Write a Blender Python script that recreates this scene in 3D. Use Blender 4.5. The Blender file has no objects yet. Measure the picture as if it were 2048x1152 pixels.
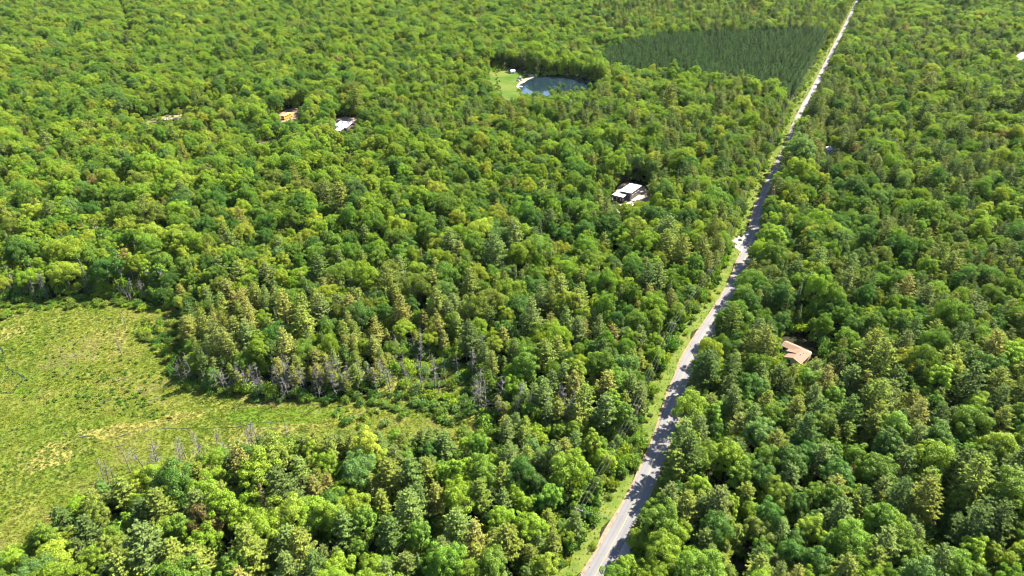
import bpy, math, random
import numpy as np
from mathutils import Vector
random.seed(7); rng = np.random.default_rng(7)
PI = math.pi
scene = bpy.context.scene
COL = scene.collection

# ------------------------------------------------------------------ camera
H_CAM, PITCH, FPX = 140.0, math.radians(30.0), 1366.0
cam_d = bpy.data.cameras.new('camera'); cam_d.sensor_width = 36.0; cam_d.lens = 36.0 * FPX / 2048.0
cam_d.clip_start = 1.0; cam_d.clip_end = 20000.0
cam = bpy.data.objects.new('camera', cam_d); COL.objects.link(cam)
cam.location = (0, 0, H_CAM); cam.rotation_euler = (PI / 2 - PITCH, 0, 0)
scene.camera = cam

# ------------------------------------------------------------------ light
SUN_EL, SUN_DX, SUN_DY = math.radians(47.0), 0.84, 0.54       # the sun stands to the right, a little beyond
world = bpy.data.worlds.new('World'); scene.world = world; world.use_nodes = True
nt = world.node_tree
sky = nt.nodes.new('ShaderNodeTexSky'); sky.sky_type = 'NISHITA'; sky.sun_disc = False
sky.sun_elevation = SUN_EL; sky.sun_rotation = math.atan2(SUN_DX, SUN_DY)
sky.air_density = 1.0; sky.dust_density = 0.4; sky.ozone_density = 1.5
nt.links.new(sky.outputs[0], nt.nodes['Background'].inputs[0])
nt.nodes['Background'].inputs[1].default_value = 0.075
sd = bpy.data.lights.new('sun', 'SUN'); sd.energy = 5.0; sd.angle = math.radians(0.53); sd.color = (1.0, 0.94, 0.80)
sun = bpy.data.objects.new('sun', sd); COL.objects.link(sun)
sdir = Vector((SUN_DX, SUN_DY, math.tan(SUN_EL) * math.hypot(SUN_DX, SUN_DY))).normalized()
sun.rotation_euler = sdir.to_track_quat('Z', 'Y').to_euler(); sun.location = sdir * 400

vs = scene.view_settings
vs.view_transform = 'Standard'; vs.look = 'None'; vs.gamma = 1.0; vs.exposure = 2.4; vs.use_curve_mapping = False
cy = scene.cycles
cy.max_bounces = 6; cy.diffuse_bounces = 3; cy.glossy_bounces = 2; cy.transmission_bounces = 3
cy.transparent_max_bounces = 4; cy.caustics_reflective = False; cy.caustics_refractive = False
cy.use_denoising = True
cy.pixel_filter_type = 'BLACKMAN_HARRIS'; cy.filter_width = 1.15

# ------------------------------------------------------------------ projection helpers
CP, SP = math.cos(PITCH), math.sin(PITCH)
def ground(px, py, z=0.0):
    """photo pixel (2048 x 1152) -> the point of the place at height z"""
    r, u = (px - 1024.0) / FPX, -(py - 576.0) / FPX
    dx, dy, dz = r, CP + u * SP, -SP + u * CP
    t = (z - H_CAM) / dz
    return (dx * t, dy * t, z)
def project(x, y, z):
    zc = y * CP - (z - H_CAM) * SP
    u = y * SP + (z - H_CAM) * CP
    return 1024 + FPX * x / zc, 576 - FPX * u / zc, zc
def gpoly(pts, z=0.0):
    return np.array([ground(a, b)[:2] for a, b in pts])

def inside(poly, x, y):
    """even-odd test, arrays allowed"""
    x = np.asarray(x, float); y = np.asarray(y, float); r = np.zeros(x.shape, bool)
    n = len(poly)
    for i in range(n):
        x1, y1 = poly[i]; x2, y2 = poly[(i + 1) % n]
        if y1 == y2: continue
        c = (y1 > y) != (y2 > y)
        r ^= c & (x < (x2 - x1) * (y - y1) / (y2 - y1) + x1)
    return r

def dist_poly(poly, x, y):
    P = np.vstack([poly, poly[:1]]); best = 1e9
    for i in range(len(P) - 1):
        a, b_ = P[i], P[i + 1]; ab = b_ - a; t_ = max(0, min(1, ((x - a[0]) * ab[0] + (y - a[1]) * ab[1]) / max(1e-9, ab @ ab)))
        best = min(best, math.hypot(x - a[0] - t_ * ab[0], y - a[1] - t_ * ab[1]))
    return best

def vnoise(x, y, scale, seed):
    """smooth value noise, arrays allowed, 0..1"""
    x = np.asarray(x, float) / scale; y = np.asarray(y, float) / scale
    xi = np.floor(x).astype(np.int64); yi = np.floor(y).astype(np.int64)
    fx = x - xi; fy = y - yi; fx = fx * fx * (3 - 2 * fx); fy = fy * fy * (3 - 2 * fy)
    def h(a, b):
        n = (a * 374761393 + b * 668265263 + seed * 974711) & 0x7fffffff
        n = ((n ^ (n >> 13)) * 1274126177) & 0x7fffffff
        return ((n ^ (n >> 16)) & 0xffff) / 65535.0
    return (h(xi, yi) * (1 - fx) + h(xi + 1, yi) * fx) * (1 - fy) + (h(xi, yi + 1) * (1 - fx) + h(xi + 1, yi + 1) * fx) * fy

# ------------------------------------------------------------------ materials
def mat(name):
    m = bpy.data.materials.new(name); m.use_nodes = True
    return m, m.node_tree, m.node_tree.nodes['Principled BSDF']
def nd(t, kind, **kw):
    n = t.nodes.new(kind)
    for k, v in kw.items(): setattr(n, k, v)
    return n
def ramp(t, src, stops):
    r = t.nodes.new('ShaderNodeValToRGB'); e = r.color_ramp.elements
    while len(e) < len(stops): e.new(0.5)
    for i, (p, c) in enumerate(stops):
        e[i].position = p; e[i].color = (*c, 1)
    t.links.new(src, r.inputs[0]); return r.outputs[0]
def noise(t, scale, detail=4, rough=.55, vec=None, dist=0.0):
    n = t.nodes.new('ShaderNodeTexNoise'); n.inputs['Scale'].default_value = scale
    n.inputs['Detail'].default_value = detail; n.inputs['Roughness'].default_value = rough
    n.inputs['Distortion'].default_value = dist
    if vec is not None: t.links.new(vec, n.inputs['Vector'])
    return n.outputs['Fac']
def pos(t):
    return t.nodes.new('ShaderNodeNewGeometry').outputs['Position']
def mixc(t, fac, a, b, mode='MIX'):
    m = t.nodes.new('ShaderNodeMix'); m.data_type = 'RGBA'; m.blend_type = mode
    for s, v in ((m.inputs[0], fac), (m.inputs[6], a), (m.inputs[7], b)):
        if hasattr(v, 'links'): t.links.new(v, s)
        elif isinstance(v, (int, float)): s.default_value = v
        else: s.default_value = (*v, 1)
    return m.outputs[2]
def plain(name, col, rough=.6, spec=.3, metal=0.0, var=.12, scale=2.0):
    m, t, b = mat(name)
    f = noise(t, scale, 5, .6, pos(t))
    c = ramp(t, f, [(.3, tuple(x * (1 - var) for x in col)), (.7, tuple(min(1, x * (1 + var)) for x in col))])
    t.links.new(c, b.inputs['Base Color'])
    b.inputs['Roughness'].default_value = rough; b.inputs['Specular IOR Level'].default_value = spec
    b.inputs['Metallic'].default_value = metal
    return m
def leaf_mat(name, transl=.32, rough=.5, spec=.25, lo=.72, hi=1.25):
    """leaf colour = the tree's own tint, varied from leaf spray to leaf spray"""
    m, t, b = mat(name)
    a = nd(t, 'ShaderNodeAttribute', attribute_type='INSTANCER', attribute_name='tint')
    g = t.nodes.new('ShaderNodeNewGeometry')
    mr = nd(t, 'ShaderNodeMapRange'); mr.inputs['To Min'].default_value = lo; mr.inputs['To Max'].default_value = hi
    t.links.new(g.outputs['Random Per Island'], mr.inputs['Value'])
    c = nd(t, 'ShaderNodeVectorMath', operation='SCALE')
    t.links.new(a.outputs['Vector'], c.inputs[0]); t.links.new(mr.outputs[0], c.inputs['Scale'])
    t.links.new(c.outputs[0], b.inputs['Base Color'])
    b.inputs['Roughness'].default_value = rough; b.inputs['Specular IOR Level'].default_value = spec
    tr = t.nodes.new('ShaderNodeBsdfTranslucent')
    c2 = nd(t, 'ShaderNodeVectorMath', operation='MULTIPLY'); c2.inputs[1].default_value = (1.25, 1.2, .55)
    t.links.new(c.outputs[0], c2.inputs[0]); t.links.new(c2.outputs[0], tr.inputs[0])
    mx = t.nodes.new('ShaderNodeMixShader'); mx.inputs[0].default_value = transl
    t.links.new(b.outputs[0], mx.inputs[1]); t.links.new(tr.outputs[0], mx.inputs[2])
    t.links.new(mx.outputs[0], t.nodes['Material Output'].inputs[0])
    return m

M = {}
M['leaf'] = leaf_mat('broad_leaf', .40, .5, .18, .6, 1.45)
M['needle'] = leaf_mat('pine_needle', .26, .65, .05, .6, 1.45)
M['grass'] = leaf_mat('grass_blade', .35, .7, .04, .75, 1.25)
M['bark'] = plain('bark', (.09, .07, .055), .9, .1, 0, .3, 6)
M['pine_bark'] = plain('pine_bark', (.10, .075, .055), .9, .1, 0, .3, 6)
M['birch_bark'] = plain('birch_bark', (.30, .275, .24), .8, .1, 0, .25, 5)
M['dead_wood'] = plain('dead_wood', (.125, .115, .106), .9, .1, 0, .25, 4)

m, t, b = mat('forest_floor')
p = pos(t)
c = ramp(t, noise(t, .09, 6, .6, p), [(.3, (.014, .015, .007)), (.5, (.018, .024, .008)), (.72, (.026, .038, .010))])
c = mixc(t, noise(t, .8, 5, .65, p), c, (.022, .019, .011))
t.links.new(c, b.inputs['Base Color']); b.inputs['Roughness'].default_value = .95; b.inputs['Specular IOR Level'].default_value = .04; M['floor'] = m

m, t, b = mat('marsh_grass')
p = pos(t)
big = ramp(t, noise(t, .022, 5, .6, p, .6), [(.32, (.048, .084, .008)), (.45, (.080, .104, .012)), (.55, (.118, .120, .020)), (.64, (.165, .142, .050))])
mid = ramp(t, noise(t, .13, 6, .62, p, .8), [(.32, (.050, .082, .010)), (.5, (.090, .112, .016)), (.68, (.150, .132, .046))])
c = mixc(t, .45, big, mid)
mp = nd(t, 'ShaderNodeMapping'); mp.inputs['Rotation'].default_value = (0, 0, .9); mp.inputs['Scale'].default_value = (1, .3, 1)
t.links.new(p, mp.inputs[0])
f = noise(t, .55, 6, .7, mp.outputs[0], .4)
c = mixc(t, ramp(t, f, [(.60, (0, 0, 0)), (.70, (.6, .6, .6))]), c, (.19, .165, .095))
c = mixc(t, ramp(t, noise(t, .9, 4, .6, p), [(.28, (.8, .8, .8)), (.42, (0, 0, 0))]), c, (.026, .045, .010))
t.links.new(c, b.inputs['Base Color']); b.inputs['Roughness'].default_value = .9
bp = t.nodes.new('ShaderNodeBump'); bp.inputs['Strength'].default_value = .7; bp.inputs['Distance'].default_value = .5
t.links.new(noise(t, 1.3, 6, .65, p), bp.inputs['Height']); t.links.new(bp.outputs[0], b.inputs['Normal']); b.inputs['Specular IOR Level'].default_value = .04; M['marsh'] = m

m, t, b = mat('verge_grass')
p = pos(t)
c = ramp(t, noise(t, .25, 6, .65, p), [(.3, (.04, .07, .011)), (.5, (.075, .105, .017)), (.7, (.12, .125, .03))])
c = mixc(t, ramp(t, noise(t, .9, 5, .6, p), [(.55, (0, 0, 0)), (.7, (.6, .6, .6))]), c, (.13, .10, .06))
t.links.new(c, b.inputs['Base Color']); b.inputs['Roughness'].default_value = .9
bp = t.nodes.new('ShaderNodeBump'); bp.inputs['Strength'].default_value = .6; bp.inputs['Distance'].default_value = .3
t.links.new(noise(t, 2.2, 5, .65, p), bp.inputs['Height']); t.links.new(bp.outputs[0], b.inputs['Normal']); b.inputs['Specular IOR Level'].default_value = .04; M['verge'] = m

m, t, b = mat('lawn')
p = pos(t)
c = ramp(t, noise(t, .05, 5, .6, p, .5), [(.36, (.030, .066, .008)), (.5, (.056, .088, .011)), (.62, (.10, .105, .022))])
c = mixc(t, ramp(t, noise(t, .35, 6, .7, p), [(.4, (0, 0, 0)), (.7, (.8, .8, .8))]), c, (.05, .085, .016))
t.links.new(c, b.inputs['Base Color']); b.inputs['Roughness'].default_value = .9; b.inputs['Specular IOR Level'].default_value = .04; M['lawn'] = m

m, t, b = mat('old_asphalt')
p = pos(t)
uv = nd(t, 'ShaderNodeAttribute', attribute_name='across')
c = ramp(t, noise(t, .12, 6, .6, p), [(.3, (.090, .087, .093)), (.7, (.120, .115, .120))])
w = ramp(t, uv.outputs['Fac'], [(0, (.9, .88, .85)), (.14, (1.04, 1.03, 1.02)), (.24, (.86, .87, .89)), (.36, (1.04, 1.03, 1.02)), (.5, (1.06, 1.05, 1.04)),
                                (.64, (1.04, 1.03, 1.02)), (.76, (.86, .87, .89)), (.86, (1.04, 1.03, 1.02)), (1, (.9, .88, .85))])
c = mixc(t, 1.0, c, w, 'MULTIPLY')
vo = nd(t, 'ShaderNodeTexVoronoi', feature='DISTANCE_TO_EDGE'); vo.inputs['Scale'].default_value = .16
wr = mixc(t, .35, p, nd(t, 'ShaderNodeTexNoise').outputs['Color'])
t.links.new(p, vo.inputs['Vector'])
cr = ramp(t, vo.outputs['Distance'], [(.0, (.65, .65, .65)), (.012, (0, 0, 0))])
c = mixc(t, cr, c, (.11, .10, .10))
t.links.new(c, b.inputs['Base Color']); b.inputs['Roughness'].default_value = .85; M['asphalt'] = m

M['straw'] = plain('straw_grass', (.150, .135, .036), .95, .04, 0, .35, .5)
M['sedge'] = plain('green_sedge', (.060, .100, .010), .95, .04, 0, .3, .5)
M['line'] = plain('faded_line_paint', (.25, .17, .08), .8, .2, 0, .3, .7)
M['gravel'] = plain('gravel', (.165, .125, .09), .95, .1, 0, .28, .8)
M['pale_gravel'] = plain('pale_gravel', (.235, .213, .205), .95, .1, 0, .2, .6)
M['dirt'] = plain('dirt', (.17, .115, .08), .95, .1, 0, .35, .35)
M['sand'] = plain('sand', (.23, .175, .13), .95, .1, 0, .25, .4)
M['rock'] = plain('rock', (.24, .215, .21), .9, .2, 0, .3, 1.2)
M['mud_water'] = plain('stream_water', (.012, .014, .010), .15, .5, 0, .3, 1)
m, t, b = mat('pond_water')
b.inputs['Base Color'].default_value = (.008, .017, .024, 1); b.inputs['Roughness'].default_value = .03; b.inputs['IOR'].default_value = 1.33
b.inputs['Specular IOR Level'].default_value = .5
bp = t.nodes.new('ShaderNodeBump'); bp.inputs['Strength'].default_value = .03; bp.inputs['Distance'].default_value = .1
t.links.new(noise(t, .8, 3, .5, pos(t)), bp.inputs['Height']); t.links.new(bp.outputs[0], b.inputs['Normal']); M['water'] = m
M['tan_roof'] = plain('tan_shingle', (.165, .105, .074), .85, .15, 0, .12, 1.5)
M['cream_wall'] = plain('cream_siding', (.48, .42, .30), .8, .2, 0, .08, 1)
M['white_trim'] = plain('white_trim', (.75, .74, .72), .6, .3, 0, .05, 1)
M['white_roof'] = plain('white_membrane', (.72, .72, .72), .7, .3, 0, .05, .5)
M['metal_roof'] = plain('pale_metal_roof', (.52, .54, .60), .45, .5, .2, .08, .5)
M['dark_wall'] = plain('dark_siding', (.07, .065, .075), .8, .2, 0, .2, 1)
M['brown_wall'] = plain('brown_siding', (.16, .11, .08), .8, .2, 0, .2, 1)
M['wood'] = plain('deck_wood', (.38, .28, .18), .85, .2, 0, .2, 2)
M['pole_wood'] = plain('pole_wood', (.20, .17, .145), .9, .1, 0, .2, 2)
M['wire'] = plain('wire', (.12, .12, .13), .6, .3)
M['yellow'] = plain('bus_yellow', (.55, .29, .025), .4, .4, 0, .05, 1)
M['yellow_roof'] = plain('bus_roof_yellow', (.62, .40, .12), .5, .3, 0, .06, 1)
M['black'] = plain('black_rubber', (.02, .02, .02), .7, .3)
M['glass'] = plain('dark_glass', (.02, .025, .035), .08, .6)
M['white_paint'] = plain('white_paint', (.78, .78, .78), .3, .5, 0, .03, 1)
M['blue_paint'] = plain('dark_blue_paint', (.05, .06, .13), .3, .5, 0, .05, 1)
M['red'] = plain('red_paint', (.35, .05, .03), .5, .4)
M['chrome'] = plain('grey_metal', (.35, .35, .36), .4, .5, .6)

# ------------------------------------------------------------------ mesh helpers
def mesh_np(name, V, F, mats, mi=None, smooth=False):
    """V (n,3); F (k,3|4) array or list of tuples"""
    me = bpy.data.meshes.new(name)
    if isinstance(F, np.ndarray) and len(F):
        k, w = F.shape
        me.vertices.add(len(V)); me.vertices.foreach_set('co', np.asarray(V, np.float32).ravel())
        me.loops.add(k * w); me.loops.foreach_set('vertex_index', F.astype(np.int32).ravel())
        me.polygons.add(k); me.polygons.foreach_set('loop_start', np.arange(0, k * w, w, dtype=np.int32))
        me.polygons.foreach_set('loop_total', np.full(k, w, np.int32))
        me.update(calc_edges=True)
    else:
        me.from_pydata([tuple(map(float, v)) for v in V], [], [tuple(map(int, f)) for f in F])
    for mm in mats: me.materials.append(mm)
    if mi is not None: me.polygons.foreach_set('material_index', np.asarray(mi, np.int32))
    if smooth: me.polygons.foreach_set('use_smooth', np.ones(len(me.polygons), bool))
    me.update()
    return me
class MB:
    def __init__(s): s.v = []; s.f = []
    def add(s, vs_, fs):
        o = len(s.v); s.v += [tuple(v) for v in vs_]; s.f += [tuple(i + o for i in f) for f in fs]
    def box(s, c, size, rz=0.0):
        cx, cy_, cz = c; a, b_, h = size[0] / 2, size[1] / 2, size[2] / 2; co, si = math.cos(rz), math.sin(rz)
        vv = []
        for z in (-h, h):
            for x, y in ((-a, -b_), (a, -b_), (a, b_), (-a, b_)):
                vv.append((cx + x * co - y * si, cy_ + x * si + y * co, cz + z))
        s.add(vv, [(3, 2, 1, 0), (4, 5, 6, 7), (0, 1, 5, 4), (1, 2, 6, 5), (2, 3, 7, 6), (3, 0, 4, 7)])
    def tube(s, p0, p1, r0, r1, n=6):
        p0, p1 = Vector(p0), Vector(p1); d = (p1 - p0).normalized()
        a = d.orthogonal().normalized(); b_ = d.cross(a); vv = []
        for p_, r in ((p0, r0), (p1, r1)):
            for i in range(n):
                q = 2 * PI * i / n; vv.append(p_ + a * (r * math.cos(q)) + b_ * (r * math.sin(q)))
        s.add(vv, [(i, (i + 1) % n, n + (i + 1) % n, n + i) for i in range(n)] + [tuple(range(n - 1, -1, -1)), tuple(range(n, 2 * n))])
    def path(s, pts, rs, n=5):
        for i in range(len(pts) - 1): s.tube(pts[i], pts[i + 1], rs[i], rs[i + 1], n)
    def mesh(s, name, m_): return mesh_np(name, s.v, s.f, [m_])
    def obj(s, name, m_, parent=None):
        o = bpy.data.objects.new(name, s.mesh(name, m_)); COL.objects.link(o); o.parent = parent; return o
def empty(name, loc=(0, 0, 0), rz=0.0):
    o = bpy.data.objects.new(name, None); COL.objects.link(o); o.location = loc; o.rotation_euler = (0, 0, rz)
    o.empty_display_size = .5; return o
def tag(o, label=None, cat=None, group=None, kind=None):
    if label: o['label'] = label
    if cat: o['category'] = cat
    if group: o['group'] = group
    if kind: o['kind'] = kind
    return o
def sheet(name, pts, z, m_, kind='structure'):
    """a flat ground sheet over a polygon of ground points"""
    me = mesh_np(name, [(x, y, z) for x, y in pts], [tuple(range(len(pts)))], [m_])
    if me.polygons[0].normal.z < 0: me.flip_normals()
    o = bpy.data.objects.new(name, me); COL.objects.link(o); o['kind'] = kind; return o
def smooth_line(pts, n=400, it=2, win=9):
    P = np.array(pts, float); d = np.r_[0, np.cumsum(np.hypot(*np.diff(P, axis=0).T))]
    q = np.linspace(0, d[-1], n); X = np.c_[np.interp(q, d, P[:, 0]), np.interp(q, d, P[:, 1])]
    k = np.hanning(win + 2)[1:-1]; k /= k.sum(); h = win // 2
    for _ in range(it):
        Y = np.vstack([2 * X[0] - X[h:0:-1], X, 2 * X[-1] - X[-2:-h - 2:-1]])
        X = np.c_[np.convolve(Y[:, 0], k, 'valid'), np.convolve(Y[:, 1], k, 'valid')]
    return X
def ribbon(name, C, a, b_, z, m_, nacross=1, wob=0.0, seed=0, attr=False):
    """strip along the centre line C from offset a to offset b (left is negative)"""
    T = np.gradient(C, axis=0); T /= np.hypot(T[:, 0], T[:, 1])[:, None]; N = np.c_[T[:, 1], -T[:, 0]]
    n = len(C); cols = nacross + 1; V = []
    for i in range(n):
        wa = wob * (vnoise(i * 1.0, seed * 7.7, 3.0, seed) - .5) * 2; wb = wob * (vnoise(i * 1.0, seed * 9.1 + 50, 3.0, seed + 5) - .5) * 2
        for j in range(cols):
            o = (a + wa) + ((b_ + wb) - (a + wa)) * j / nacross
            V.append((C[i, 0] + N[i, 0] * o, C[i, 1] + N[i, 1] * o, z))
    F = [(i * cols + j, i * cols + j + 1, (i + 1) * cols + j + 1, (i + 1) * cols + j) for i in range(n - 1) for j in range(nacross)]
    me = mesh_np(name, V, F, [m_])
    if me.polygons[0].normal.z < 0: me.flip_normals()
    if attr:
        at = me.attributes.new('across', 'FLOAT', 'POINT')
        at.data.foreach_set('value', np.tile(np.linspace(0, 1, cols), n).astype(np.float32))
    o = bpy.data.objects.new(name, me); COL.objects.link(o); o['kind'] = 'structure'; return o

# ------------------------------------------------------------------ the setting: ground, road, marsh, pond
ROAD_PX = [(1140, 1240), (1191, 1149), (1239, 1065), (1264, 1022), (1294, 962), (1318, 908), (1334, 860), (1346, 815), (1357, 770), (1372, 728), (1383, 704),
           (1408, 668), (1430, 637), (1460, 596), (1478, 557), (1486, 529), (1494, 508), (1502, 487), (1508, 465), (1515, 436), (1521, 407), (1534, 384), (1546, 359),
           (1556, 337), (1566, 317), (1576, 297), (1585, 276), (1594, 249), (1603, 226), (1613, 207), (1625, 189), (1638, 161), (1652, 134), (1665, 106),
           (1679, 78), (1691, 55), (1705, 25), (1717, 0), (1728, -24), (1741, -50)]
ROAD = smooth_line([ground(a, b)[:2] for a, b in ROAD_PX], 520, 3, 15)
RD_T = np.gradient(ROAD, axis=0); RD_T /= np.hypot(RD_T[:, 0], RD_T[:, 1])[:, None]
def road_offset(x, y):
    """signed distance from the road's centre line, left of it negative; and the place along it"""
    x = np.atleast_1d(np.asarray(x, float)); y = np.atleast_1d(np.asarray(y, float))
    S = ROAD[::2]; TT = RD_T[::2]; out = np.empty(len(x)); idx = np.empty(len(x), int)
    for k in range(0, len(x), 4000):
        dx = x[k:k + 4000, None] - S[None, :, 0]; dy = y[k:k + 4000, None] - S[None, :, 1]
        j = np.argmin(dx * dx + dy * dy, axis=1); r = np.arange(len(j))
        s_ = np.sign(dx[r, j] * TT[j, 1] - dy[r, j] * TT[j, 0])
        out[k:k + 4000] = s_ * np.hypot(dx[r, j], dy[r, j]); idx[k:k + 4000] = j * 2
    return out, idx

MARSH_SEEN = [(-30, 612), (60, 605), (150, 592), (270, 598), (300, 622), (330, 640), (300, 668), (345, 700), (352, 740), (420, 772), (560, 797), (640, 790), (700, 792), (770, 778),
              (800, 792), (900, 800), (960, 822), (985, 850), (870, 850), (760, 855), (640, 850), (560, 865), (470, 880), (400, 905), (300, 928), (200, 955),
              (100, 1010), (40, 1070), (-30, 1110)]
MARSH_BASE = [(-220, 620), (0, 608), (60, 603), (150, 590), (270, 596), (330, 612), (380, 640), (370, 700), (372, 745), (430, 775), (560, 800), (640, 794), (720, 792), (780, 760), (800, 715),
              (850, 708), (930, 722), (950, 770), (990, 830), (1010, 858), (1000, 888), (870, 893), (760, 897), (640, 898), (540, 914), (440, 938), (330, 968), (230, 998),
              (130, 1052), (70, 1108), (20, 1160), (-220, 1200)]
LAWN_PX = [(978, 137), (1000, 132), (1040, 140), (1066, 149), (1076, 156), (1046, 168), (1036, 173), (1046, 184), (1062, 196), (1050, 212), (1000, 212), (975, 190)]
POND_PX = [(1036, 172), (1046, 166), (1062, 157), (1078, 151), (1105, 150), (1140, 153), (1172, 158), (1200, 168), (1216, 180), (1210, 190), (1185, 187), (1165, 180), (1140, 181), (1118, 184), (1100, 192),
           (1098, 205), (1075, 207), (1058, 196), (1044, 184)]
BUSYARD_PX = [(552, 246), (556, 230), (575, 217), (606, 217), (606, 238), (592, 256), (572, 258)]
TRAIL_PX = [(262, 262), (283, 248), (305, 239), (335, 233.5), (364, 231), (390, 226), (420, 215), (455, 205), (478, 201), (500, 196)]
WHITEYARD_PX = [(1222, 420), (1226, 392), (1240, 370), (1262, 362), (1290, 372), (1304, 388), (1300, 410), (1275, 428), (1245, 430)]
TANYARD_PX = [(1546, 704), (1552, 684), (1568, 668), (1612, 676), (1640, 700), (1634, 730), (1604, 746), (1566, 734)]
METALYARD_PX = [(664, 262), (672, 240), (690, 232), (722, 240), (722, 262), (700, 275)]
EDGEYARD_PX = [(2026, 118), (2034, 104), (2080, 98), (2100, 112), (2080, 128), (2040, 126)]
G = {k: gpoly(v) for k, v in dict(marsh=MARSH_BASE, lawn=LAWN_PX, pond=POND_PX, bus=BUSYARD_PX, white=WHITEYARD_PX, tan=TANYARD_PX, metal=METALYARD_PX, edge=EDGEYARD_PX).items()}
def curvy(poly, k=6, amp=.8, seed=1):
    """round and roughen a ground polygon"""
    P = np.vstack([poly, poly[:1]]); d = np.r_[0, np.cumsum(np.hypot(*np.diff(P, axis=0).T))]
    n = int(min(500, max(60, d[-1] / 2))); q = np.linspace(0, d[-1], n, endpoint=False)
    X = np.c_[np.interp(q, d, P[:, 0]), np.interp(q, d, P[:, 1])]
    w = np.array([.1, .2, .4, .2, .1])
    for _ in range(3): X = sum(w[i] * np.roll(X, i - 2, axis=0) for i in range(5))
    X[:, 0] += (vnoise(X[:, 0], X[:, 1], 5, seed) - .5) * 2 * amp; X[:, 1] += (vnoise(X[:, 0], X[:, 1], 5, seed + 9) - .5) * 2 * amp
    return X

# forest floor as one sheet to the horizon
me = mesh_np('ground', [(-9000, -3000, 0), (9000, -3000, 0), (9000, 15000, 0), (-9000, 15000, 0)], [(0, 1, 2, 3)], [M['floor']])
o = bpy.data.objects.new('ground', me); COL.objects.link(o); o['kind'] = 'structure'
sheet('marsh', curvy(G['marsh'], amp=1.6, seed=3), .03, M['marsh'])
for k, pl in enumerate(([(150, 870), (240, 850), (330, 835), (340, 850), (250, 875), (180, 890)], [(60, 900), (150, 880), (140, 920), (60, 950)], [(220, 700), (250, 640), (262, 645), (240, 700), (215, 740)], [(330, 830), (400, 815), (420, 830), (350, 850)], [(0, 660), (60, 650), (50, 670), (0, 684)])):
    sheet('straw_patch', curvy(gpoly(pl), amp=2.2, seed=40 + k), .04, M['straw'])
for k, pl in enumerate(([(440, 830), (520, 815), (640, 812), (700, 825), (620, 845), (500, 858)], [(20, 740), (60, 735), (70, 760), (30, 800)])):
    sheet('sedge_patch', curvy(gpoly(pl), amp=2.2, seed=50 + k), .04, M['sedge'])
sheet('lawn', curvy(G['lawn'], amp=1.0, seed=4), .03, M['lawn'])
sheet('pond_bank', curvy(gpoly([(1032, 170), (1040, 163), (1058, 153), (1078, 150), (1080, 158), (1048, 172), (1046, 180), (1040, 182), (1034, 175)]), amp=.8, seed=5), .05, M['sand'])
sheet('pond', curvy(G['pond'], amp=.8, seed=6), .08, M['water'])
sheet('bank_path', curvy(gpoly([(1092, 196), (1110, 190), (1140, 185.5), (1168, 183.5), (1190, 190), (1166, 187), (1140, 189.5), (1112, 194), (1096, 200)]), amp=.5, seed=8), .10, M['sand'])
sheet('yard', curvy(G['bus'], amp=1.2, seed=10), .03, M['dirt'])
sheet('yard', curvy(gpoly([(494, 290), (506, 280), (530, 274), (560, 270), (584, 268), (590, 274), (560, 284), (530, 291), (505, 295)]), amp=1.0, seed=20), .03, M['dirt'])
sheet('yard', curvy(G['white'], amp=1.0, seed=11), .03, M['sand'])
sheet('yard', curvy(gpoly([(1548, 708), (1554, 694), (1572, 690), (1596, 700), (1606, 728), (1590, 742), (1566, 732)]), amp=.6, seed=12), .03, M['lawn'])
sheet('yard', curvy(G['metal'], amp=.8, seed=13), .03, M['sand'])
sheet('yard', curvy(G['edge'], amp=1.0, seed=14), .03, M['pale_gravel'])
TRAIL = smooth_line([ground(a, b)[:2] for a, b in TRAIL_PX], 120, 2, 9)
ribbon('trail_verge', TRAIL, -5, 5, .03, M['verge'], 1, 1.4, 2)
ribbon('trail', TRAIL, -1.9, 1.9, .06, M['dirt'], 1, .5, 3)
# road: verge, gravel shoulders, asphalt crowned above them, painted centre line
ribbon('verge', ROAD, -10.5, -3.0, .03, M['verge'], 2, 1.8, 4)
ribbon('verge', ROAD, 2.9, 6.2, .03, M['verge'], 1, .9, 5)
ribbon('shoulder', ROAD, -3.2, -2.1, .06, M['gravel'], 1, .35, 6)
ribbon('shoulder', ROAD, 2.1, 3.1, .06, M['gravel'], 1, .35, 7)
ribbon('road', ROAD, -2.35, 2.35, .10, M['asphalt'], 8, .10, 8, True)
ribbon('road_marking', ROAD, -.10, .10, .115, M['line'], 1, .02, 9)
sheet('turnout', curvy(gpoly([(1460, 483), (1476, 473), (1498, 460), (1508, 466), (1503, 490), (1494, 516), (1486, 510), (1478, 500), (1464, 492)]), amp=.5, seed=15), .085, M['pale_gravel'])
sheet('driveway', curvy(gpoly([(1228, 1108), (1246, 1085), (1256, 1078), (1259, 1090), (1270, 1102), (1300, 1112), (1380, 1128), (1386, 1148), (1300, 1134), (1266, 1126), (1240, 1122)]), amp=.25, seed=16), .085, M['pale_gravel'])
sheet('driveway', curvy(gpoly([(1420, 660), (1440, 652), (1500, 668), (1560, 680), (1566, 684), (1560, 690), (1540, 690), (1480, 680)]), amp=.4, seed=17), .05, M['gravel'])
# the little channel that winds through the marsh
STREAM = smooth_line([ground(a, b)[:2] for a, b in [(-40, 790), (0, 786), (26, 786), (34, 772), (48, 758), (42, 750), (28, 745), (14, 738), (9, 726), (4, 700), (-10, 680), (-60, 665)]], 120, 2, 5)
ribbon('stream', STREAM, -.38, .38, .05, M['mud_water'], 1, .25, 11)
STREAM2 = smooth_line([ground(a, b)[:2] for a, b in [(320, 858), (360, 856), (420, 857), (470, 855), (520, 846), (580, 842)]], 90, 2, 5)
ribbon('stream', STREAM2, -.16, .16, .05, M['mud_water'], 1, .2, 12)

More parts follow.
